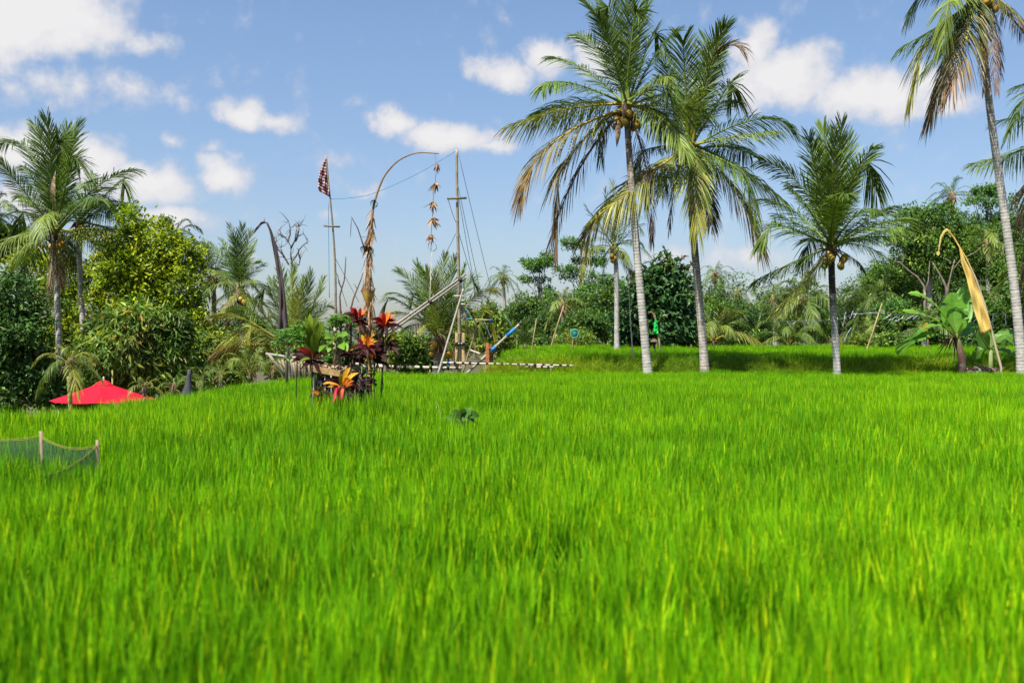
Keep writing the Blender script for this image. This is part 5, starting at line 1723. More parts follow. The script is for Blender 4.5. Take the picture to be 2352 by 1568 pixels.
def make_swing_site():
    d = 37.0
    p3 = lambda x, y, dy=0.0: W(*z3(x, y), d + dy)
    p9 = lambda x, y, dy=0.0: W(*z9(x, y), d + dy)
    # flag mast
    top, bot = p3(252, 105), p3(303, 940)
    foot = on_ground(bot + (bot - p3(287, 490)) * 0.4)
    r = thing('bamboo_mast', 'tall bamboo mast flying the checked flag, behind the shrine', 'mast', foot, 'bamboo masts with crossbars')
    mb = MB()
    bamboo(mb, [foot, bot, p3(287, 490), p3(273, 340), top], 0.055, GREYB, 0.55, 9, 0.025)
    mb.build('pole', M['bamboo'], r)
    mb = MB()
    mb.tube([p3(238, 489, -0.1), p3(326, 494, -0.1)], 0.035, 7, GREYB * 0.6)
    mb.build('crossbar', M['bamboo'], r)
    rope('rope', sag(p3(270, 345, -0.1), p3(276, 880, -0.1), 12, 0.0) + np.array((-0.05, 0, 0)), 0.012, (0.10, 0.22, 0.36), r)
    rope('stay', sag(p3(300, 720, 0.1), p3(365, 930, 0.4), 6), 0.010, (0.10, 0.13, 0.17), r)
    rope('stay', sag(p3(298, 660, 0.1), p3(430, 905, 0.4), 6), 0.010, (0.10, 0.13, 0.17), r)
    fl = thing('checked_flag', 'checked red, black and white flag tied to the top of the mast', 'flag', p3(272, 335))
    cloth_sheet('cloth', [p3(248, 122), p3(232, 150), p3(216, 195), p3(209, 240), p3(210, 285), p3(213, 300)], [p3(251, 118), p3(258, 160), p3(263, 205), p3(268, 250), p3(272, 300), p3(273, 333)], plaid_mat(), (0.5, 0.5, 0.5), fl, 0.06, 14, 3, True, 2)
    # second mast
    top, bot = p3(962, 75), p3(975, 1225)
    foot = on_ground(bot)
    r2 = thing('bamboo_mast', 'tallest bamboo mast with crossbar and guy lines, right of the garland', 'mast', foot, 'bamboo masts with crossbars')
    mb = MB()
    bamboo(mb, [foot, p3(975, 900), p3(968, 500), top], 0.070, GREYB * 1.25, 0.6, 10, 0.045)
    mb.build('pole', M['bamboo'], r2)
    mb = MB()
    mb.tube([p3(910, 341, -0.15), p3(1016, 337, -0.15)], 0.045, 7, GREYB * 0.6)
    mb.build('crossbar', M['bamboo'], r2)
    for (x, y0, y1) in ((961, 1070, 1255), (997, 1070, 1250)):
        MB().beam(p3(x, y1, -0.06), p3(x, y0, -0.06), 0.105, 0.05, (0.42, 0.30, 0.14)).build('clamp_plank', M['wood'], r2, smooth=False)
    MB().box(p3(980, 1131, -0.12), (0.40, 0.08, 0.11), DARK).build('binding', M['cord'], r2)
    for (x, y) in ((973, 1130), (990, 1130), (974, 1235), (991, 1235)):
        MB().ball(p3(x, y, -0.19), 0.022, (0.6, 0.6, 0.62), 7, 5).build('bolt', M['tinsel'], r2)
    for (a, b) in (((970, 88), (1146, 822)), ((968, 262), (1092, 850)), ((975, 345), (1055, 790)), ((975, 530), (1062, 815)), ((957, 530), (885, 665)), ((916, 345), (958, 470))):
        rope('guy_line', sag(p3(*a, -0.1), p3(*b, 1.5), 8, 0.05), 0.010, (0.08, 0.10, 0.13), r2)
    rope('hanging_cord', sag(p3(1000, 770, -0.1), p3(995, 990, -0.1), 6), 0.010, (0.08, 0.2, 0.32), r2)
    o = rope('mast_line', [p3(x, y) for x, y in ((277, 343), (330, 342), (400, 335), (470, 325), (560, 293), (640, 258), (720, 220), (800, 178), (880, 130), (957, 82))], 0.012, (0.06, 0.20, 0.34))
    tag(o, 'thin blue line strung from the flag mast to the tallest mast', 'line')
    # double bamboo beam
    f = p3(600, 1057, -0.4)
    b = thing('lashed_canes', 'pair of long slanting bamboo canes lashed to the tallest mast', 'beam', on_ground(f))
    for k, (x0, y0, x1, y1) in enumerate(((560, 1078, 1012, 752), (585, 1080, 1010, 772))):
        mb = MB()
        bamboo(mb, [p3(x0, y0, -1.2), p3(x1, y1, -0.15)], 0.048, PALE * (0.46 if k == 0 else 0.40), 0.6, 9, 0.042)
        mb.build('cane', M['bamboo'], b)
    for t in (0.93, 0.55):
        a_, b_ = p3(572, 1079, -1.2), p3(1011, 762, -0.15)
        mb = MB()
        q = a_ + (b_ - a_) * t
        T = unit(b_ - a_)
        mb.tube([q - T * 0.05, q + T * 0.05], 0.11, 9, DARK)
        mb.build('lashing', M['cord'], b)
    mb = MB()
    bamboo(mb, [on_ground(p3(572, 1079, -1.2)), p3(572, 1079, -1.2)], 0.07, GREYB, 0.5)
    mb.build('support', M['bamboo'], b)

    def pole(label, a, c, rad, C, name='leaning_pole', dy=(0, 0), bands=()):
        A, B = p9(*a, dy[0]), p9(*c, dy[1])
        A2 = A + (A - B) * max(0.0, (A[2] - float(H(A[0], A[1]))) / max(0.2, B[2] - A[2]))
        q = thing(name, label, 'pole', A2, 'leaning bamboo poles')
        m_ = MB()
        bamboo(m_, [A2, B], rad, C, 0.5, 9)
        m_.build('cane', M['bamboo'], q)
        for (t0, t1, c_) in bands:
            m_ = MB()
            band(m_, A2, B, t0, t1, rad * 1.12, c_)
            m_.build('wrapping', M['cord'], q)
        return q
    q = pole('pale bamboo pole leaning against the tallest mast from the left', (945, 1440), (1245, 430), 0.042, PALE * 0.7, dy=(-0.7, -0.2))
    for (y, x0, x1) in ((520, 1095, 1265), (578, 1200, 1262), (628, 1215, 1268)):
        MB().tube([p9(x0, y, -0.25), p9(x1, y, -0.25)], 0.02, 6, PALE * 1.2).build('rung', M['bamboo'], q)
    pole('thin brown pole leaning against the tallest mast from the right', (1480, 1450), (1215, 660), 0.036, CANE * 0.75, dy=(0.4, 0.1))
    pole('yellowish prop pole holding up the blue-ended crossbar', (1275, 1400), (1445, 850), 0.04, CANE * 0.85, dy=(0.9, 0.9), bands=[(0.94, 1.0, DARK), (0.27, 0.33, DARK)])
    t = thing('blue_ended_crossbar', 'short bamboo crossbar with bright blue wrapped ends on its prop pole', 'crossbar', p9(1445, 830, 0.78))
    A, B = p9(1295, 825, 0.78), p9(1622, 838, 0.78)
    mb = MB()
    bamboo(mb, [A, B], 0.03, CANE, 0.4)
    mb.build('cane', M['bamboo'], t)
    for t0, t1 in ((-0.02, 0.16), (0.88, 1.02)):
        mb = MB()
        band(mb, A, B, t0, t1, 0.042, BLUE)
        mb.build('blue_wrapping', M['cloth'], t)
    rope('cord', sag(p9(1280, 690, 0.7), p9(1297, 815, 0.78), 5), 0.012, (0.06, 0.2, 0.34), t)
    rope('cord', sag(p9(1520, 845, 0.78), p9(1615, 1090, 0.5), 5), 0.012, (0.06, 0.12, 0.16), t)
    q = pole('long bamboo lever with blue bands rising past the orange post', (1390, 1440), (2015, 858), 0.058, PALE * 0.58, 'bamboo_lever', (-0.3, -0.1), [(0.30, 0.37, DARK), (0.52, 0.585, BLUE), (0.76, 0.885, BLUE), (0.955, 1.0, DARK * 1.5)])
    mb = MB()
    bamboo(mb, [p9(1330, 1228, 0.3), p9(1465, 1275, -0.2)], 0.04, PALE * 0.8, 0.4)
    mb.build('cross_cane', M['bamboo'], q)
    rope('cord', sag(p9(1780, 760, 0.4), p9(1880, 910, -0.1), 5), 0.011, (0.06, 0.14, 0.2), q)
    g = thing('wooden_post', 'reddish-orange sawn timber post holding the bamboo lever', 'post', on_ground(p9(1580, 1450, -0.4)))
    for k, (x, w_, dy, c_) in enumerate(((1565, 0.12, -0.35, (0.34, 0.12, 0.04)), (1603, 0.09, -0.15, (0.26, 0.09, 0.035)))):
        a_ = on_ground(p9(x, 1450, dy))
        MB().beam(a_, p9(x - (6 if k == 0 else 0), 1130 + 20 * k, dy), w_, 0.10, c_).build('plank', M['wood'], g, smooth=False)
    # white rails with black bands
    grp = 'white bamboo rails with black bands'
    for (label, a, c, dy, rad) in (('upper white bamboo rail with black bands, running behind the orange post', (610, 1385), (2680, 1432), 0.6, 0.050),
                                   ('longest lower white bamboo rail, from the shrine to the tallest mast', (-60, 1437), (1230, 1464), -0.6, 0.056),
                                   ('short lower white bamboo rail under the upper rail, right of the lever', (1740, 1448), (2420, 1450), -0.2, 0.042),
                                   ('back white bamboo rail passing just behind the shrine', (-160, 1408), (280, 1432), 0.2, 0.048)):
        A, B = p9(*a, dy), p9(*c, dy if c[0] < 1300 else -2.25)
        q = thing('white_rail', label, 'rail', on_ground(A), grp)
        mb = MB()
        bamboo(mb, [A, B], rad, np.array((0.40, 0.35, 0.28)), 0.9, 10, rad * (0.6 if dy == 0.6 else 0.9))
        mb.build('cane', M['bamboo'], q)
        ln = np.linalg.norm(B - A)
        n = int(ln / 0.32)
        rr = np.random.default_rng(len(label))
        for i in range(n):
            t0 = (i + 0.5 + rr.uniform(-0.1, 0.1)) / n
            blue = dy == 0.6 and i == 4
            rad_t = rad * (1 - (0.4 if dy == 0.6 else 0.1) * t0)
            mb = MB()
            band(mb, A, B, t0 - 0.055 / ln, t0 + 0.055 / ln, rad_t * 1.12, BLUE if blue else DARK * 0.8)
            mb.build('band', M['cloth'], q)
        for i in range(max(2, n // 4)):
            t0 = (i + 0.35) / max(2, n // 4)
            p = A + (B - A) * t0
            MB().tube([on_ground(p) - (0, 0, 0.05), p], 0.03, 7, CANE * 0.5).build('peg', M['bamboo'], q)
    MB_ = MB()
    MB_.box(on_ground(p9(645, 1420, 0.6)) + (0, 0, 0.25), (0.24, 0.2, 0.56), (0.34, 0.20, 0.13))
    tag(MB_.build('brick_pier', M['wood'], smooth=False), 'small reddish pier under the left end of the upper rail', 'pier')


def make_fence():
    rng = np.random.default_rng(44)
    d = 31.5
    p2 = lambda x, y, dy=0.0: W(*z2(x, y), d + dy)
    root = thing('stake_fence', 'weathered stick fence with pale top rail at the left edge of the field', 'fence', on_ground(p2(640, 1200)))
    mb = MB()
    bamboo(mb, [p2(508, 1112), p2(700, 1140), p2(905, 1165)], 0.045, PALE * 0.5, 0.6)
    mb.build('rail', M['bamboo'], root)
    mb = MB()
    bamboo(mb, [p2(560, 1127, 0.1), p2(860, 1150, 0.1)], 0.045, PALE * 0.6, 0.6)
    mb.build('rail', M['bamboo'], root)
    for i, (x0, y0, x1, y1) in enumerate([(525, 1112, 608, 1222), (660, 1058, 671, 1290), (620, 1150, 655, 1270), (645, 1160, 672, 1270), (680, 1160, 700, 1275), (692, 1150, 715, 1275), (712, 1165, 728, 1275), (735, 1160, 740, 1275), (752, 1165, 768, 1275), (775, 1165, 780, 1275), (800, 1170, 812, 1275), (600, 1160, 640, 1270), (820, 1165, 815, 1275)]):
        A, B = p2(x0, y0, -0.1), p2(x1, y1, -0.1)
        B = B + (B - A) * 0.5
        mb = MB()
        bamboo(mb, [B, A], 0.045 if i > 1 else 0.06, (PALE * 0.6 if i < 2 else GREYB * 1.2) * rng.uniform(0.6, 1.0), 0.5, 7)
        mb.build('stake', M['bamboo'], root)


def make_banners():
    # drooping grey banner
    d = 27.0
    q = lambda x, y, dy=0.0: W(*z2(x, y), d + dy)
    foot = on_ground(q(650, 1150))
    r = thing('banner', 'faded grey-brown cloth banner drooping from a bent pole, left of the flag mast', 'banner', foot, 'tall cloth banners')
    path = [(655, 1080), (650, 900), (640, 780), (625, 640), (600, 480), (572, 360), (545, 270), (520, 215), (495, 204)]
    mb = MB()
    P = [foot] + [q(x, y) for x, y in path]
    mb.tube(P, np.linspace(0.045, 0.016, len(P)), 7, GREYB * 0.6)
    mb.tube([q(495, 204), q(500, 180)], [0.012, 0.004], 5, DARK)
    mb.build('pole', M['bamboo'], r)
    cc = (0.115, 0.090, 0.092)
    cloth_sheet('cloth', [q(505, 205, -.05), q(530, 260, -.05), q(550, 350, -.05), q(572, 480, -.05), q(592, 620, -.05), q(602, 760, -.05), q(588, 880, -.05), q(592, 960, -.05), q(586, 1045, -.05)],
                [q(522, 212, -.05), q(548, 270, -.05), q(580, 370, -.05), q(610, 500, -.05), q(630, 640, -.05), q(645, 790, -.05), q(655, 890, -.05), q(655, 980, -.05), q(640, 1015, -.05)], M['cloth'], cc, r, 0.05, 14, 5, nw=1.6)
    cloth_sheet('tail', [q(505, 203, -.04), q(480, 205, -.04), q(450, 235, -.04), q(415, 285, -.04), q(385, 315, -.04), q(362, 332, -.04)], [q(510, 214, -.05), q(485, 220, -.05), q(460, 252, -.05), q(425, 285, -.05), q(395, 310, -.05), q(365, 330, -.05)], M['cloth'], cc, r, 0.02, 8, 6, nw=1)
    # yellow banner
    d = 33.6
    g = lambda x, y, dy=0.0: W(*zb(x, y), d + dy)
    foot = on_ground(g(1063, 1500))
    r = thing('banner', 'long golden-yellow cloth banner on a bent leaning pole beside the banana plant', 'banner', foot, 'tall cloth banners')
    path = [(1063, 1500), (990, 1225), (940, 1030), (870, 830), (800, 680), (735, 570), (690, 500), (657, 460), (625, 485), (605, 530), (595, 590), (592, 640)]
    P = [foot] + [g(x, y) for x, y in path]
    mb = MB()
    mb.tube(P, np.interp(np.arange(len(P)), [0, 2, 7, 12], [0.045, 0.04, 0.02, 0.008]), 7, np.array([(0.42, 0.33, 0.24)] * 5 + [(0.5, 0.34, 0.06)] * (len(P) - 5)))
    mb.build('pole', M['bamboo'], r)
    yc = (0.80, 0.61, 0.19)
    cloth_sheet('cloth', [g(650, 462, -.05), g(700, 520, -.05), g(745, 600, -.05), g(765, 720, -.05), g(800, 830, -.05), g(835, 960, -.05), g(870, 1080, -.05), g(892, 1180, -.05), g(915, 1258, -.05)],
                [g(662, 462, -.05), g(712, 520, -.05), g(762, 610, -.05), g(800, 700, -.05), g(860, 830, -.05), g(905, 950, -.05), g(945, 1080, -.05), g(972, 1160, -.05), g(992, 1226, -.05)], M['cloth'], yc, r, 0.055, 18, 7, nw=1.5)
    mb = MB()
    strip(mb, [g(657, 462, -.04), g(632, 480, -.04), g(608, 525, -.04), g(598, 590, -.04), g(592, 632, -.04)], (1, 0, 0.5), [0.05, 0.04, 0.03, 0.02, 0.012], yc)
    strip(mb, [g(592, 630, -.04), g(588, 645, -.04), g(590, 660, -.04)], (1, 0, 0), [0.05, 0.06, 0.01], yc)
    mb.build('tail', M['cloth'], r)
    # small orange-yellow flag in the greenery
    d = 39
    g = lambda x, y, dy=0.0: W(*zb(x, y), d + dy)
    foot = on_ground(g(512, 1370))
    r = thing('small_flag', 'small bright orange-yellow flag half hidden behind the banana leaves', 'flag', foot, 'small bright flags on sticks')
    MB().tube([foot, g(512, 1300), g(505, 1165)], [0.02, 0.018, 0.012], 6, CANE).build('pole', M['bamboo'], r)
    cloth_sheet('cloth', [g(500, 1168, -.04), g(450, 1205, -.04), g(455, 1240, -.04)], [g(505, 1170, -.04), g(512, 1210, -.04), g(505, 1225, -.04)], M['cloth'], (0.75, 0.33, 0.01), r, 0.03, 8, 8)
    cloth_sheet('cloth', [g(505, 1228, -.04), g(498, 1265, -.04)], [g(522, 1232, -.04), g(522, 1280, -.04)], M['cloth'], (0.75, 0.30, 0.01), r, 0.02, 8, 9)
    # green flag
    d = 47.0
    g = lambda x, y, dy=0.0: W(*z4(x, y), d + dy)
    foot = on_ground(g(1722, 1210))
    r = thing('small_flag', 'vivid green pennant on a curved cane beside the tallest palm trunk', 'flag', foot, 'small bright flags on sticks')
    MB().tube([foot, g(1715, 1160), g(1690, 1000), g(1672, 910), (g(1640, 880)), g(1605, 880)], [0.05, 0.045, 0.03, 0.022, 0.016, 0.01], 6, CANE).build('pole', M['bamboo'], r)
    cloth_sheet('cloth', [g(1672, 935, -.1), g(1664, 1000, -.1), g(1662, 1085, -.1)], [g(1684, 940, -.1), g(1698, 1010, -.1), g(1706, 1090, -.1)], M['cloth'], (0.02, 0.62, 0.10), r, 0.02, 10, 10, nw=1)
    cloth_sheet('tip_ribbon', [g(1655, 890, -.1), g(1662, 940, -.1)], [g(1668, 890, -.1), g(1676, 940, -.1)], M['cloth'], (0.5, 0.3, 0.22), r, 0.02, 6, 11)
    # teal hand net
    foot = on_ground(g(880, 1215))
    r = thing('hand_net', 'small teal-green net on a stick above the terrace rice', 'net', foot)
    MB().tube([foot, g(888, 1130), g(893, 1105)], [0.045, 0.04, 0.03], 6, CANE).build('stick', M['bamboo'], r)
    c = g(903, 1083)
    mb = MB()
    mb.ball(c, (0.16, 0.10, 0.20), (0.06, 0.30, 0.22), 10, 7, 0.15, np.random.default_rng(3))
    mb.build('bag', M['cloth'], r)
    mb = MB()
    a = np.linspace(0, 2 * pi, 16)
    mb.tube(np.stack([c[0] + 0.18 * np.cos(a), c[1] - 0.1 + 0 * a, c[2] + 0.21 * np.sin(a)], 1), 0.02, 5, (0.10, 0.35, 0.28), cap=False)
    mb.build('hoop', M['cord'], r)
    # thin poles standing in the terrace
    for label, pts, dd_, rad, C in (('thin pale crooked pole left of the tallest palm trunk', [(1471, 1390), (1455, 1200), (1440, 1000), (1428, 750), (1415, 530)], 36.5, 0.022, PALE * 0.9),
                                    ('thin leaning cane left of the teal net', [(680, 1212), (735, 1020), (800, 820)], 60, 0.05, CANE * 0.8),
                                    ('short thin stick at the terrace end by the rails', [(488, 1360), (500, 1200), (540, 940)], 38.5, 0.025, CANE * 0.7),
                                    ('tiny upright stick at the far left rim of the terrace', [(352, 1215), (354, 1095)], 55, 0.03, CANE)):
        P = [W(*z4(x, y), dd_) for x, y in pts]
        foot = on_ground(P[0])
        r = thing('thin_pole', label, 'pole', foot, 'thin poles in the terrace rice')
        MB().tube([foot] + P, np.linspace(rad * 1.2, rad * 0.7, len(P) + 1), 6, C).build('cane', M['bamboo'], r)
    P = [W(*zb(x, y), 50) for x, y in ((50, 1370), (95, 1240), (165, 1020))]
    foot = on_ground(P[0])
    r = thing('thin_pole', 'leaning cane in the scrub left of the banana plant', 'pole', foot, 'thin poles in the terrace rice')
    MB().tube([foot] + P, [0.05, 0.045, 0.04, 0.025], 6, CANE * 0.9).build('cane', M['bamboo'], r)
    # dried arching wisp by the big-leaved tree
    P = [W(*z4(x, y), 57) for x, y in ((1460, 1200), (1465, 1120), (1475, 1040), (1500, 975), (1528, 935))]
    foot = on_ground(P[0])
    r = thing('small_offering_pole', 'small dried arched offering pole left of the tallest palm trunk', 'offering pole', foot)
    MB().tube([foot] + P, np.linspace(0.05, 0.012, 6), 6, CANE).build('pole', M['bamboo'], r)
    mb = MB()
    strip(mb, [P[-1], P[-1] + (0.02, 0, -0.7), P[-1] + (-0.02, 0, -1.6)], (1, 0, 0), [0.05, 0.17, 0.1], (0.45, 0.28, 0.2), 0.3)
    strip(mb, [P[0] + (0, -.1, 1.5), P[0] + (0, -.1, 0.8), P[0] + (-0.1, -.1, 0.0)], (1, 0, 0), [0.06, 0.2, 0.3], (0.42, 0.30, 0.17), 0.3)
    mb.build('tassel', M['dry'], r)
    # garden lamp shaped like a drooping cap
    P = [W(*z4(x, y), 44) for x, y in ((1672, 1320), (1670, 1180), (1666, 1150))]
    foot = on_ground(P[0])
    r = thing('garden_lamp', 'small dark mushroom-shaped garden lamp right of the tallest palm trunk', 'lamp', foot)
    MB().tube([foot] + P, 0.035, 6, DARK).build('stem', M['cord'], r)
    c = P[-1]
    mb = MB()
    n = 12
    a = np.linspace(0, 2 * pi, n, endpoint=False)
    rows = [np.stack([c[0] + rr * np.cos(a), c[1] + rr * np.sin(a), c[2] + zz + 0 * a], 1) for zz, rr in ((0.07, 0.02), (0.04, 0.10), (-0.03, 0.17), (-0.07, 0.18))]
    i = np.arange(3)[:, None] * n
    j = np.arange(n)[None]
    k = (j + 1) % n
    mb.add(np.concatenate(rows), np.stack([i + j, i + k, i + n + k, i + n + j], -1).reshape(-1, 4), (0.13, 0.07, 0.05))
    mb.build('shade', M['wood'], r)


def banana_leaf(root, p0, p1, via, wid, rng, tear=0.3, C=(0.085, 0.20, 0.022), face=None):
    """a big blade either side of a pale rib, torn between the veins"""
    p0, p1, via = np.asarray(p0), np.asarray(p1), np.asarray(via)
    ctrl = 2 * via - 0.5 * (p0 + p1)
    n = 22
    t = np.linspace(0, 1, n)[:, None]
    P = (1 - t) ** 2 * p0 + 2 * t * (1 - t) * ctrl + t ** 2 * p1
    T = unit(np.gradient(P, axis=0))
    face = np.array((0, -0.75, 0.75)) if face is None else np.asarray(face, float)
    S = unit(np.cross(T, face))
    Nn = np.cross(S, T)
    tt = t[:, 0]
    w = wid * np.clip(np.sin(pi * np.clip((tt - 0.16) / 0.86, 0, 1)) ** 0.55, 0, 1) * (tt > 0.15) + 0.012
    mb = MB()
    for sd in (-1, 1):
        k = 0
        rows = []
        sag_ = 0.12
        for i in range(n):
            e = P[i] + sd * S[i] * w[i] + Nn[i] * w[i] * 0.22 + np.array((0, 0, -w[i] * rng.uniform(0.0, 0.25)))
            m_ = (P[i] + e) / 2 + Nn[i] * w[i] * 0.06
            rows += [P[i], m_, e]
        V = np.array(rows)
        q = []
        for i in range(n - 1):
            if rng.uniform() < tear and 4 < i < n - 2:
                q += [(i * 3, i * 3 + 1, i * 3 + 4, i * 3 + 3)]
                continue
            q += [(i * 3, i * 3 + 1, i * 3 + 4, i * 3 + 3), (i * 3 + 1, i * 3 + 2, i * 3 + 5, i * 3 + 4)]
        cc = np.array(C) * rng.uniform(0.85, 1.15)
        Cv = np.repeat(cc * (1 + 0.14 * (np.arange(n) % 2))[:, None], 3, 0)
        mb.add(V, q, Cv)
    mb.tube(P + Nn * 0.012, np.linspace(0.030, 0.008, n), 5, (0.22, 0.26, 0.06))
    mb.build('leaf', M['banana'], root)


def make_bananas():
    rng = np.random.default_rng(77)
    d = 34.6
    g = lambda x, y, dy=0.0: W(*zb(x, y), d + dy)
    foot = on_ground(g(775, 1500))
    r = thing('banana_plant', 'banana plant with big upright green leaves left of the yellow banner', 'banana plant', foot, 'banana plants')
    MB().tube([foot, g(768, 1430), g(750, 1360), g(735, 1300), g(725, 1250)], [0.15, 0.13, 0.115, 0.10, 0.05], 9, np.array([(0.07, 0.04, 0.035), (0.09, 0.05, 0.04), (0.12, 0.07, 0.05), (0.15, 0.16, 0.05), (0.2, 0.24, 0.06)])).build('stem', M['bark'], r)
    c = g(733, 1290)
    for (tx, ty, vx, vy, w, dy, f) in ((372, 950, 560, 1030, 0.27, -1.0, (0.3, -0.5, 0.9)), (330, 1082, 540, 1130, 0.26, -1.3, (0.2, -0.4, 1)), (700, 940, 708, 1130, 0.48, 0.3, (0, -1, 0.1)), (805, 880, 765, 1100, 0.36, 0.9, (-0.5, -0.9, 0.1)), (400, 1270, 590, 1190, 0.30, 0.6, (0.2, -0.3, 1)),
                                     (275, 1395, 470, 1270, 0.28, 1.0, (0.3, -0.6, 0.8)), (640, 1165, 690, 1235, 0.06, -0.8, None), (775, 1165, 750, 1240, 0.05, -0.3, None), (860, 1170, 800, 1230, 0.22, 1.2, (-0.4, -0.6, 0.6))):
        banana_leaf(r, c + rng.uniform(-.04, .04, 3), g(tx, ty, dy), g(vx, vy, dy * 0.5), w, rng, 0.12 if w > 0.2 else 0, (0.10, 0.26, 0.02) if dy > 0 else (0.16, 0.34, 0.03), f)
    mb = MB()
    for i in range(9):
        e = c + np.array((rng.uniform(-0.9, 0.1), rng.uniform(-0.5, 0.4), rng.uniform(-0.9, -0.25)))
        strip(mb, [c, (c + e) / 2 + (0, 0, 0.2), e], (0.2, 1, 0.2), [0.03, 0.07, 0.02], np.array((0.22, 0.14, 0.08)) * rng.uniform(0.4, 1.2), 0.5)
    mb.build('dead_leaf', M['dry'], r)
    foot = on_ground(g(985, 1470, 0.6))
    r = thing('banana_plant', 'young banana plant between the yellow banner and the tallest pale trunk', 'banana plant', foot, 'banana plants')
    c = g(985, 1370, 0.6)
    MB().tube([foot, c], [0.10, 0.06], 8, (0.14, 0.17, 0.06)).build('stem', M['bark'], r)
    for (tx, ty, vx, vy, w, dy, f) in ((1180, 1340, 1080, 1260, 0.24, -0.3, (0, -0.6, 0.8)), (1190, 1400, 1080, 1375, 0.24, 0.2, (0, -0.5, 0.9)), (890, 1220, 930, 1300, 0.28, -0.3, (0.2, -1, 0.1)), (985, 1230, 985, 1300, 0.22, 0.4, (0, -1, 0)), (1180, 1240, 1080, 1250, 0.2, 1.0, (0, -0.5, 0.9)), (850, 1440, 920, 1370, 0.18, 0.3, (0.3, -0.6, 0.6))):
        banana_leaf(r, c, g(tx, ty, dy + 0.6), g(vx, vy, dy * .5 + 0.6), w, rng, 0.08, (0.085, 0.20, 0.025), f)
    mb = MB()
    c = on_ground(g(915, 1470, 0.2))
    mb.ball(c + (0, 0, 0.28), (0.62, 0.45, 0.42), (0.055, 0.032, 0.026), 14, 9, 0.18, rng)
    for i in range(40):
        a = rng.uniform(0, pi)
        p = c + np.array((cos(a) * rng.uniform(0.2, 0.6), -rng.uniform(0.1, 0.45), 0.25 + rng.uniform(0, 0.4)))
        e = p + np.array((rng.normal(0, 0.16), -0.08, rng.uniform(-0.2, 0.14)))
        mb.tube([p, (p + e) / 2, e], [0.04, 0.03, 0.008], 5, np.array((0.10, 0.055, 0.05)) * rng.uniform(0.5, 2.0))
    tag(mb.build('stump', M['bark']), 'dark rotting banana stump at the foot of the yellow banner', 'stump')


def make_parasol():
    d = 29.0
    c = W(238, 919, d)
    R = 107 / F * d
    hgt = 42 / F * d
    foot = on_ground(c)
    r = thing('parasol', 'bright red garden parasol opened beyond the left edge of the rice field', 'parasol', foot)
    n = 8
    mb = MB()
    m = 6
    a0 = radians(14)
    V, C = [], []
    steps = np.linspace(0.10, 1.0, m)
    for s in steps:
        for i in range(n * 4):
            a = a0 + 2 * pi * i / (n * 4)
            ph = (i % 4) / 4
            rr = R * s * (cos(pi / n) / cos(((ph + 0.0) - 0.5) * 2 * pi / n)) * 1.08 - R * s * 0.03 * sin(pi * ph)
            z = c[2] + hgt * (1 - s ** 0.93) - 0.03 * s * sin(pi * ph)
            V.append((c[0] + rr * cos(a), c[1] + rr * sin(a), z))
    k = n * 4
    q = []
    for j in range(m - 1):
        for i in range(k):
            q.append((j * k + i, j * k + (i + 1) % k, (j + 1) * k + (i + 1) % k, (j + 1) * k + i))
    mb.add(V, q, (0.58, 0.016, 0.040))
    o = mb.build('canopy', M['cloth'], r, smooth=False)
    sol = o.modifiers.new('thickness', 'SOLIDIFY')
    sol.thickness = 0.008
    mb = MB()
    V = []
    for s, z in ((0.02, hgt + 0.06), (0.10, hgt + 0.02), (0.19, hgt * 0.86)):
        for i in range(16):
            a = a0 + 2 * pi * i / 16
            V.append((c[0] + R * s * cos(a), c[1] + R * s * sin(a), c[2] + z - (0.03 if i % 2 and s > 0.15 else 0)))
    q = [(j * 16 + i, j * 16 + (i + 1) % 16, (j + 1) * 16 + (i + 1) % 16, (j + 1) * 16 + i) for j in range(2) for i in range(16)]
    mb.add(V, q, (0.62, 0.022, 0.04))
    mb.build('vent_cap', M['cloth'], r, smooth=False)
    MB().tube([foot, c + (0, 0, hgt + 0.1)], 0.028, 8, (0.30, 0.20, 0.12)).build('pole', M['wood'], r)
    MB().ball(c + (0, 0, hgt + 0.11), (0.03, 0.03, 0.05), (0.55, 0.45, 0.35), 8, 6).build('finial', M['wood'], r)
    for i in range(n):
        a = a0 + 2 * pi * i / n
        MB().tube([c + (0, 0, hgt * 0.92), c + (R * 1.02 * cos(a), R * 1.02 * sin(a), -0.02)], 0.012, 5, (0.25, 0.17, 0.1)).build('rib', M['wood'], r)
    # cone-topped dark post and slim stake near it
    p = W(432, 905, 26.0)
    foot = on_ground(p)
    r = thing('garden_post', 'dark tapering garden post standing at the field edge right of the parasol', 'post', foot)
    MB().tube([foot, W(431, 905, 26), W(432, 885, 26), W(434, 862, 26), W(435, 848, 26)], [0.20, 0.17, 0.09, 0.055, 0.04], 9, (0.045, 0.045, 0.05)).build('post', M['wood'], r)
    foot = on_ground(W(258, 870, 31.5))
    r = thing('thin_pole', 'slim yellow-green stake rising behind the parasol top', 'pole', foot, 'thin poles in the terrace rice')
    MB().tube([foot, W(258, 850, 31.5)], [0.03, 0.025], 7, (0.22, 0.22, 0.06)).build('cane', M['bamboo'], r)


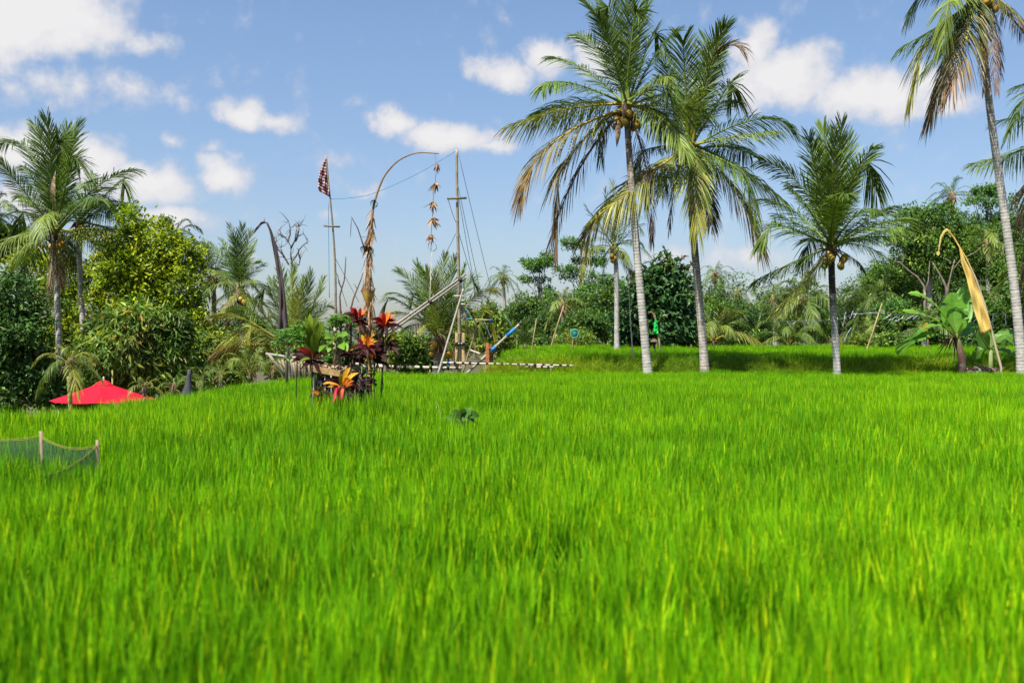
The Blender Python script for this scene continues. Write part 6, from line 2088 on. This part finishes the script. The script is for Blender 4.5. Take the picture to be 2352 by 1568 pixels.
def make_net_fence():
    rng = np.random.default_rng(12)
    n1, n2 = W(94, 990, 8.7), W(223, 1010, 8.4)
    n0 = W(-120, 996, 8.9)
    n3 = W(110, 1075, 7.2)
    root = thing('net_fence', 'low dark shade-net fence with yellow cord on wooden pegs in the near rice', 'fence', on_ground(n1))
    for p, r in ((n0, 0.014), (n1, 0.015), (n2, 0.013)):
        f = on_ground(p)
        mb = MB()
        mb.tube([f, f * 0.4 + p * 0.6 + np.array((0.012, 0, 0)), p], [r * 1.1, r, r * 0.95], 8, np.array([(0.12, 0.09, 0.07), (0.16, 0.11, 0.085), (0.27, 0.19, 0.12)]))
        mb.build('peg', M['wood'], root)
    for k, (a, b, s) in enumerate(((n0, n1, 0.02), (n1, n2, 0.055), (n2, n3, 0.04))):
        z = np.array((0, 0, 0.045))
        P = sag(a - z, b - z, 20, s)
        MB().tube(P, 0.003, 5, (0.20, 0.19, 0.03)).build('cord', M['cord'], root)
        MB().tube(P - np.array((0, 0, 0.012)) + rng.normal(0, 0.002, P.shape), 0.003, 5, (0.22, 0.22, 0.03)).build('cord', M['cord'], root)
        low = P.copy()
        low[:, 2] = 0.12
        V = np.concatenate([P, (P + low) / 2 + rng.normal(0, 0.012, P.shape), low])
        n = len(P)
        q = [(r_ * n + i, r_ * n + i + 1, (r_ + 1) * n + i + 1, (r_ + 1) * n + i) for r_ in range(2) for i in range(n - 1)]
        mb = MB()
        mb.add(V, q, (0.015, 0.035, 0.045))
        mb.build('net', M['net'], root)


def make_taro():
    rng = np.random.default_rng(3)
    d = 12.3
    g = lambda x, y, dy=0.0: W(1062 + (x - 1062) * 0.9, y + 12, d + dy)
    foot = on_ground(g(1062, 960))
    root = thing('broadleaf_weed', 'dark broad-leaved weed poking out of the rice right of the shrine', 'plant', foot)
    for (x, y, bx, by, w) in ((1018, 948, 1045, 955, 0.06), (1035, 932, 1055, 950, 0.07), (1060, 926, 1062, 950, 0.08), (1085, 926, 1070, 948, 0.085), (1106, 945, 1078, 945, 0.08), (1100, 962, 1075, 952, 0.07), (1025, 962, 1050, 958, 0.06), (1075, 935, 1065, 955, 0.07), (1048, 940, 1060, 958, 0.06)):
        p0, p1 = g(bx, by, rng.uniform(-.1, .1)), g(x, y, rng.uniform(-.15, .1))
        s = np.linspace(0, 1, 7)[:, None]
        P = p0 + (p1 - p0) * s + np.array((0, 0, 0.03)) * np.sin(pi * s)
        mb = MB()
        strip(mb, P, np.cross(p1 - p0, (rng.normal() * .3, -0.8, 0.5)), w * 0.7 * np.array([0.3, 0.85, 1.0, 0.95, 0.75, 0.4, 0.02]), np.array((0.04, 0.10, 0.015)) * rng.uniform(0.8, 1.4), 0.15)
        mb.tube([np.array((foot[0], foot[1], 0.2)), p0], 0.006, 5, (0.05, 0.1, 0.03))
        mb.build('leaf', M['cordy'], root)
    mb = MB()
    mb.tube([g(1012, 975), g(1006, 945), g(1003, 925), g(996, 912), g(990, 925)], [0.006, 0.005, 0.004, 0.003, 0.002], 5, (0.25, 0.2, 0.14))
    mb.tube([np.array((g(1012, 975)[0], d, 0)), g(1012, 975)], [0.006, 0.006], 5, (0.25, 0.2, 0.14))
    tag(mb.build('dry_tendril', M['dry']), 'pale dry curling tendril left of the broad-leaved weed', 'tendril')


def make_bare_tree():
    rng = np.random.default_rng(19)
    d = 52.0
    q = lambda x, y: W(*z2(x, y), d)
    foot = on_ground(q(690, 900))
    root = thing('bare_tree', 'leafless dead tree with twisting grey branches behind the grey banner', 'tree', foot, 'forest trees')
    mb = MB()
    C = (0.10, 0.09, 0.085)
    limb(mb, foot, q(685, 520), 0.12, 0.055, rng, C, 9, 0.08, 8)
    for P in ([(685, 520), (681, 430), (680, 380), (655, 330), (630, 300), (600, 270)], [(680, 390), (705, 330), (722, 285), (718, 240), (710, 210)], [(665, 345), (672, 290), (678, 250), (672, 205)], [(705, 335), (740, 305), (770, 290)],
              [(688, 490), (715, 440), (745, 400), (775, 365), (800, 345), (795, 355)], [(670, 500), (630, 440), (600, 400), (580, 350), (590, 325)], [(640, 455), (618, 400), (612, 380)], [(735, 415), (738, 460), (730, 500)], [(718, 300), (735, 270), (728, 235)], [(640, 310), (610, 300), (600, 290)], [(600, 400), (570, 380), (560, 370)]):
        P = [q(x, y) + np.array((0, rng.uniform(-.3, .3), 0)) for x, y in P]
        mb.tube(P, np.linspace(0.05, 0.016, len(P)), 5, C)
        for _ in range(5):
            k = int(rng.integers(1, len(P)))
            e = P[k] + rng.normal(0, 0.28, 3) + np.array((0, 0, 0.2))
            mb.tube([P[k], (P[k] + e) / 2 + rng.normal(0, 0.05, 3), e], [0.018, 0.014, 0.007], 4, C)
    mb.build('trunk', M['bark'], root)
    # bare pale limb and trunks in the wood on the right
    d = 66.0
    g = lambda x, y: W(*zb(x, y), d)
    for label, paths, r0 in (('pale bare forked limb rising from the wood above the banana plant', [[(488, 1010), (490, 960), (482, 890), (430, 820), (380, 785), (330, 740), (300, 712), (262, 705)], [(318, 725), (328, 690), (325, 655), (300, 645)], [(485, 960), (515, 850), (522, 760), (525, 700)], [(272, 705), (266, 680)]], 0.085),
                             ('grey leaning trunk left of the yellow banner in the wood', [[(650, 900), (610, 820), (575, 760), (548, 712)]], 0.10),
                             ('upright grey trunk with side boughs behind the yellow banner', [[(645, 1060), (665, 890), (690, 780), (712, 690)], [(690, 780), (760, 690), (860, 640), (910, 600)], [(700, 720), (640, 680)]], 0.08)):
        f = on_ground(g(*paths[0][0]))
        root = thing('bare_tree', label, 'tree', f, 'forest trees')
        mb = MB()
        mb.tube([f] + [g(x, y) for x, y in paths[0]], np.linspace(r0 * 1.1, r0 * 0.4, len(paths[0]) + 1), 7, (0.15, 0.12, 0.085))
        for P in paths[1:]:
            mb.tube([g(x, y) for x, y in P], np.linspace(r0 * 0.6, r0 * 0.25, len(P)), 6, (0.15, 0.12, 0.085))
        mb.build('trunk', M['bark'], root)


def make_tinsel():
    rng = np.random.default_rng(6)
    d = 40.0
    q = lambda x, y: W(*z6(x, y), d)
    root = thing('tinsel_string', 'drooping line of silvery tinsel strips strung across the terrace behind the palms', 'tinsel string', q(-30, 1170))
    main = [q(x, y) for x, y in ((-190, 1130), (20, 1178), (200, 1195), (400, 1205), (560, 1203), (690, 1195), (765, 1165), (860, 1158), (945, 1148), (1010, 1170), (1100, 1168), (1250, 1190), (1400, 1195), (1580, 1165), (1650, 1160), (1740, 1135), (1860, 1120))]
    MB().tube(main, 0.008, 4, (0.10, 0.12, 0.14)).build('line', M['cord'], root)
    for (x, y, dx, dy_) in ((20, 1192, 30, -32), (150, 1180, 8, 40), (330, 1200, 14, 36), (388, 1205, 18, 28), (500, 1200, 18, 28), (535, 1200, 25, 26), (420, 1228, 14, -22), (678, 1190, -6, 40), (712, 1185, 16, -34), (720, 1180, -14, 60), (745, 1190, 22, -40), (770, 1185, 14, -25), (765, 1163, 90, -3), (855, 1160, 90, -10), (940, 1195, 48, -34), (975, 1205, 45, -30), (1010, 1210, 48, -35), (1065, 1200, 50, -28), (1110, 1195, 26, -20), (1385, 1215, 18, -22), (1440, 1255, 40, -70), (1575, 1160, -4, 70), (1645, 1160, 2, 75), (1735, 1135, 3, 75), (715, 1320, 40, -80)):
        mb = MB()
        n = 7
        P = np.array([q(x + dx * k / n, y + dy_ * k / n) for k in range(n + 1)]) + rng.normal(0, 0.015, (n + 1, 3))
        mb.tube(P, 0.011 * np.where(np.arange(n + 1) % 2, 1.3, 0.6), 4, (0.42, 0.48, 0.55))
        mb.build('tinsel_strip', M['tinsel'], root)


make_platform()
make_cordylines()
make_shrine_greens()
make_penjor()
make_swing_site()
make_fence()
make_banners()
make_bananas()
make_parasol()
make_net_fence()
make_taro()
make_bare_tree()
make_tinsel()
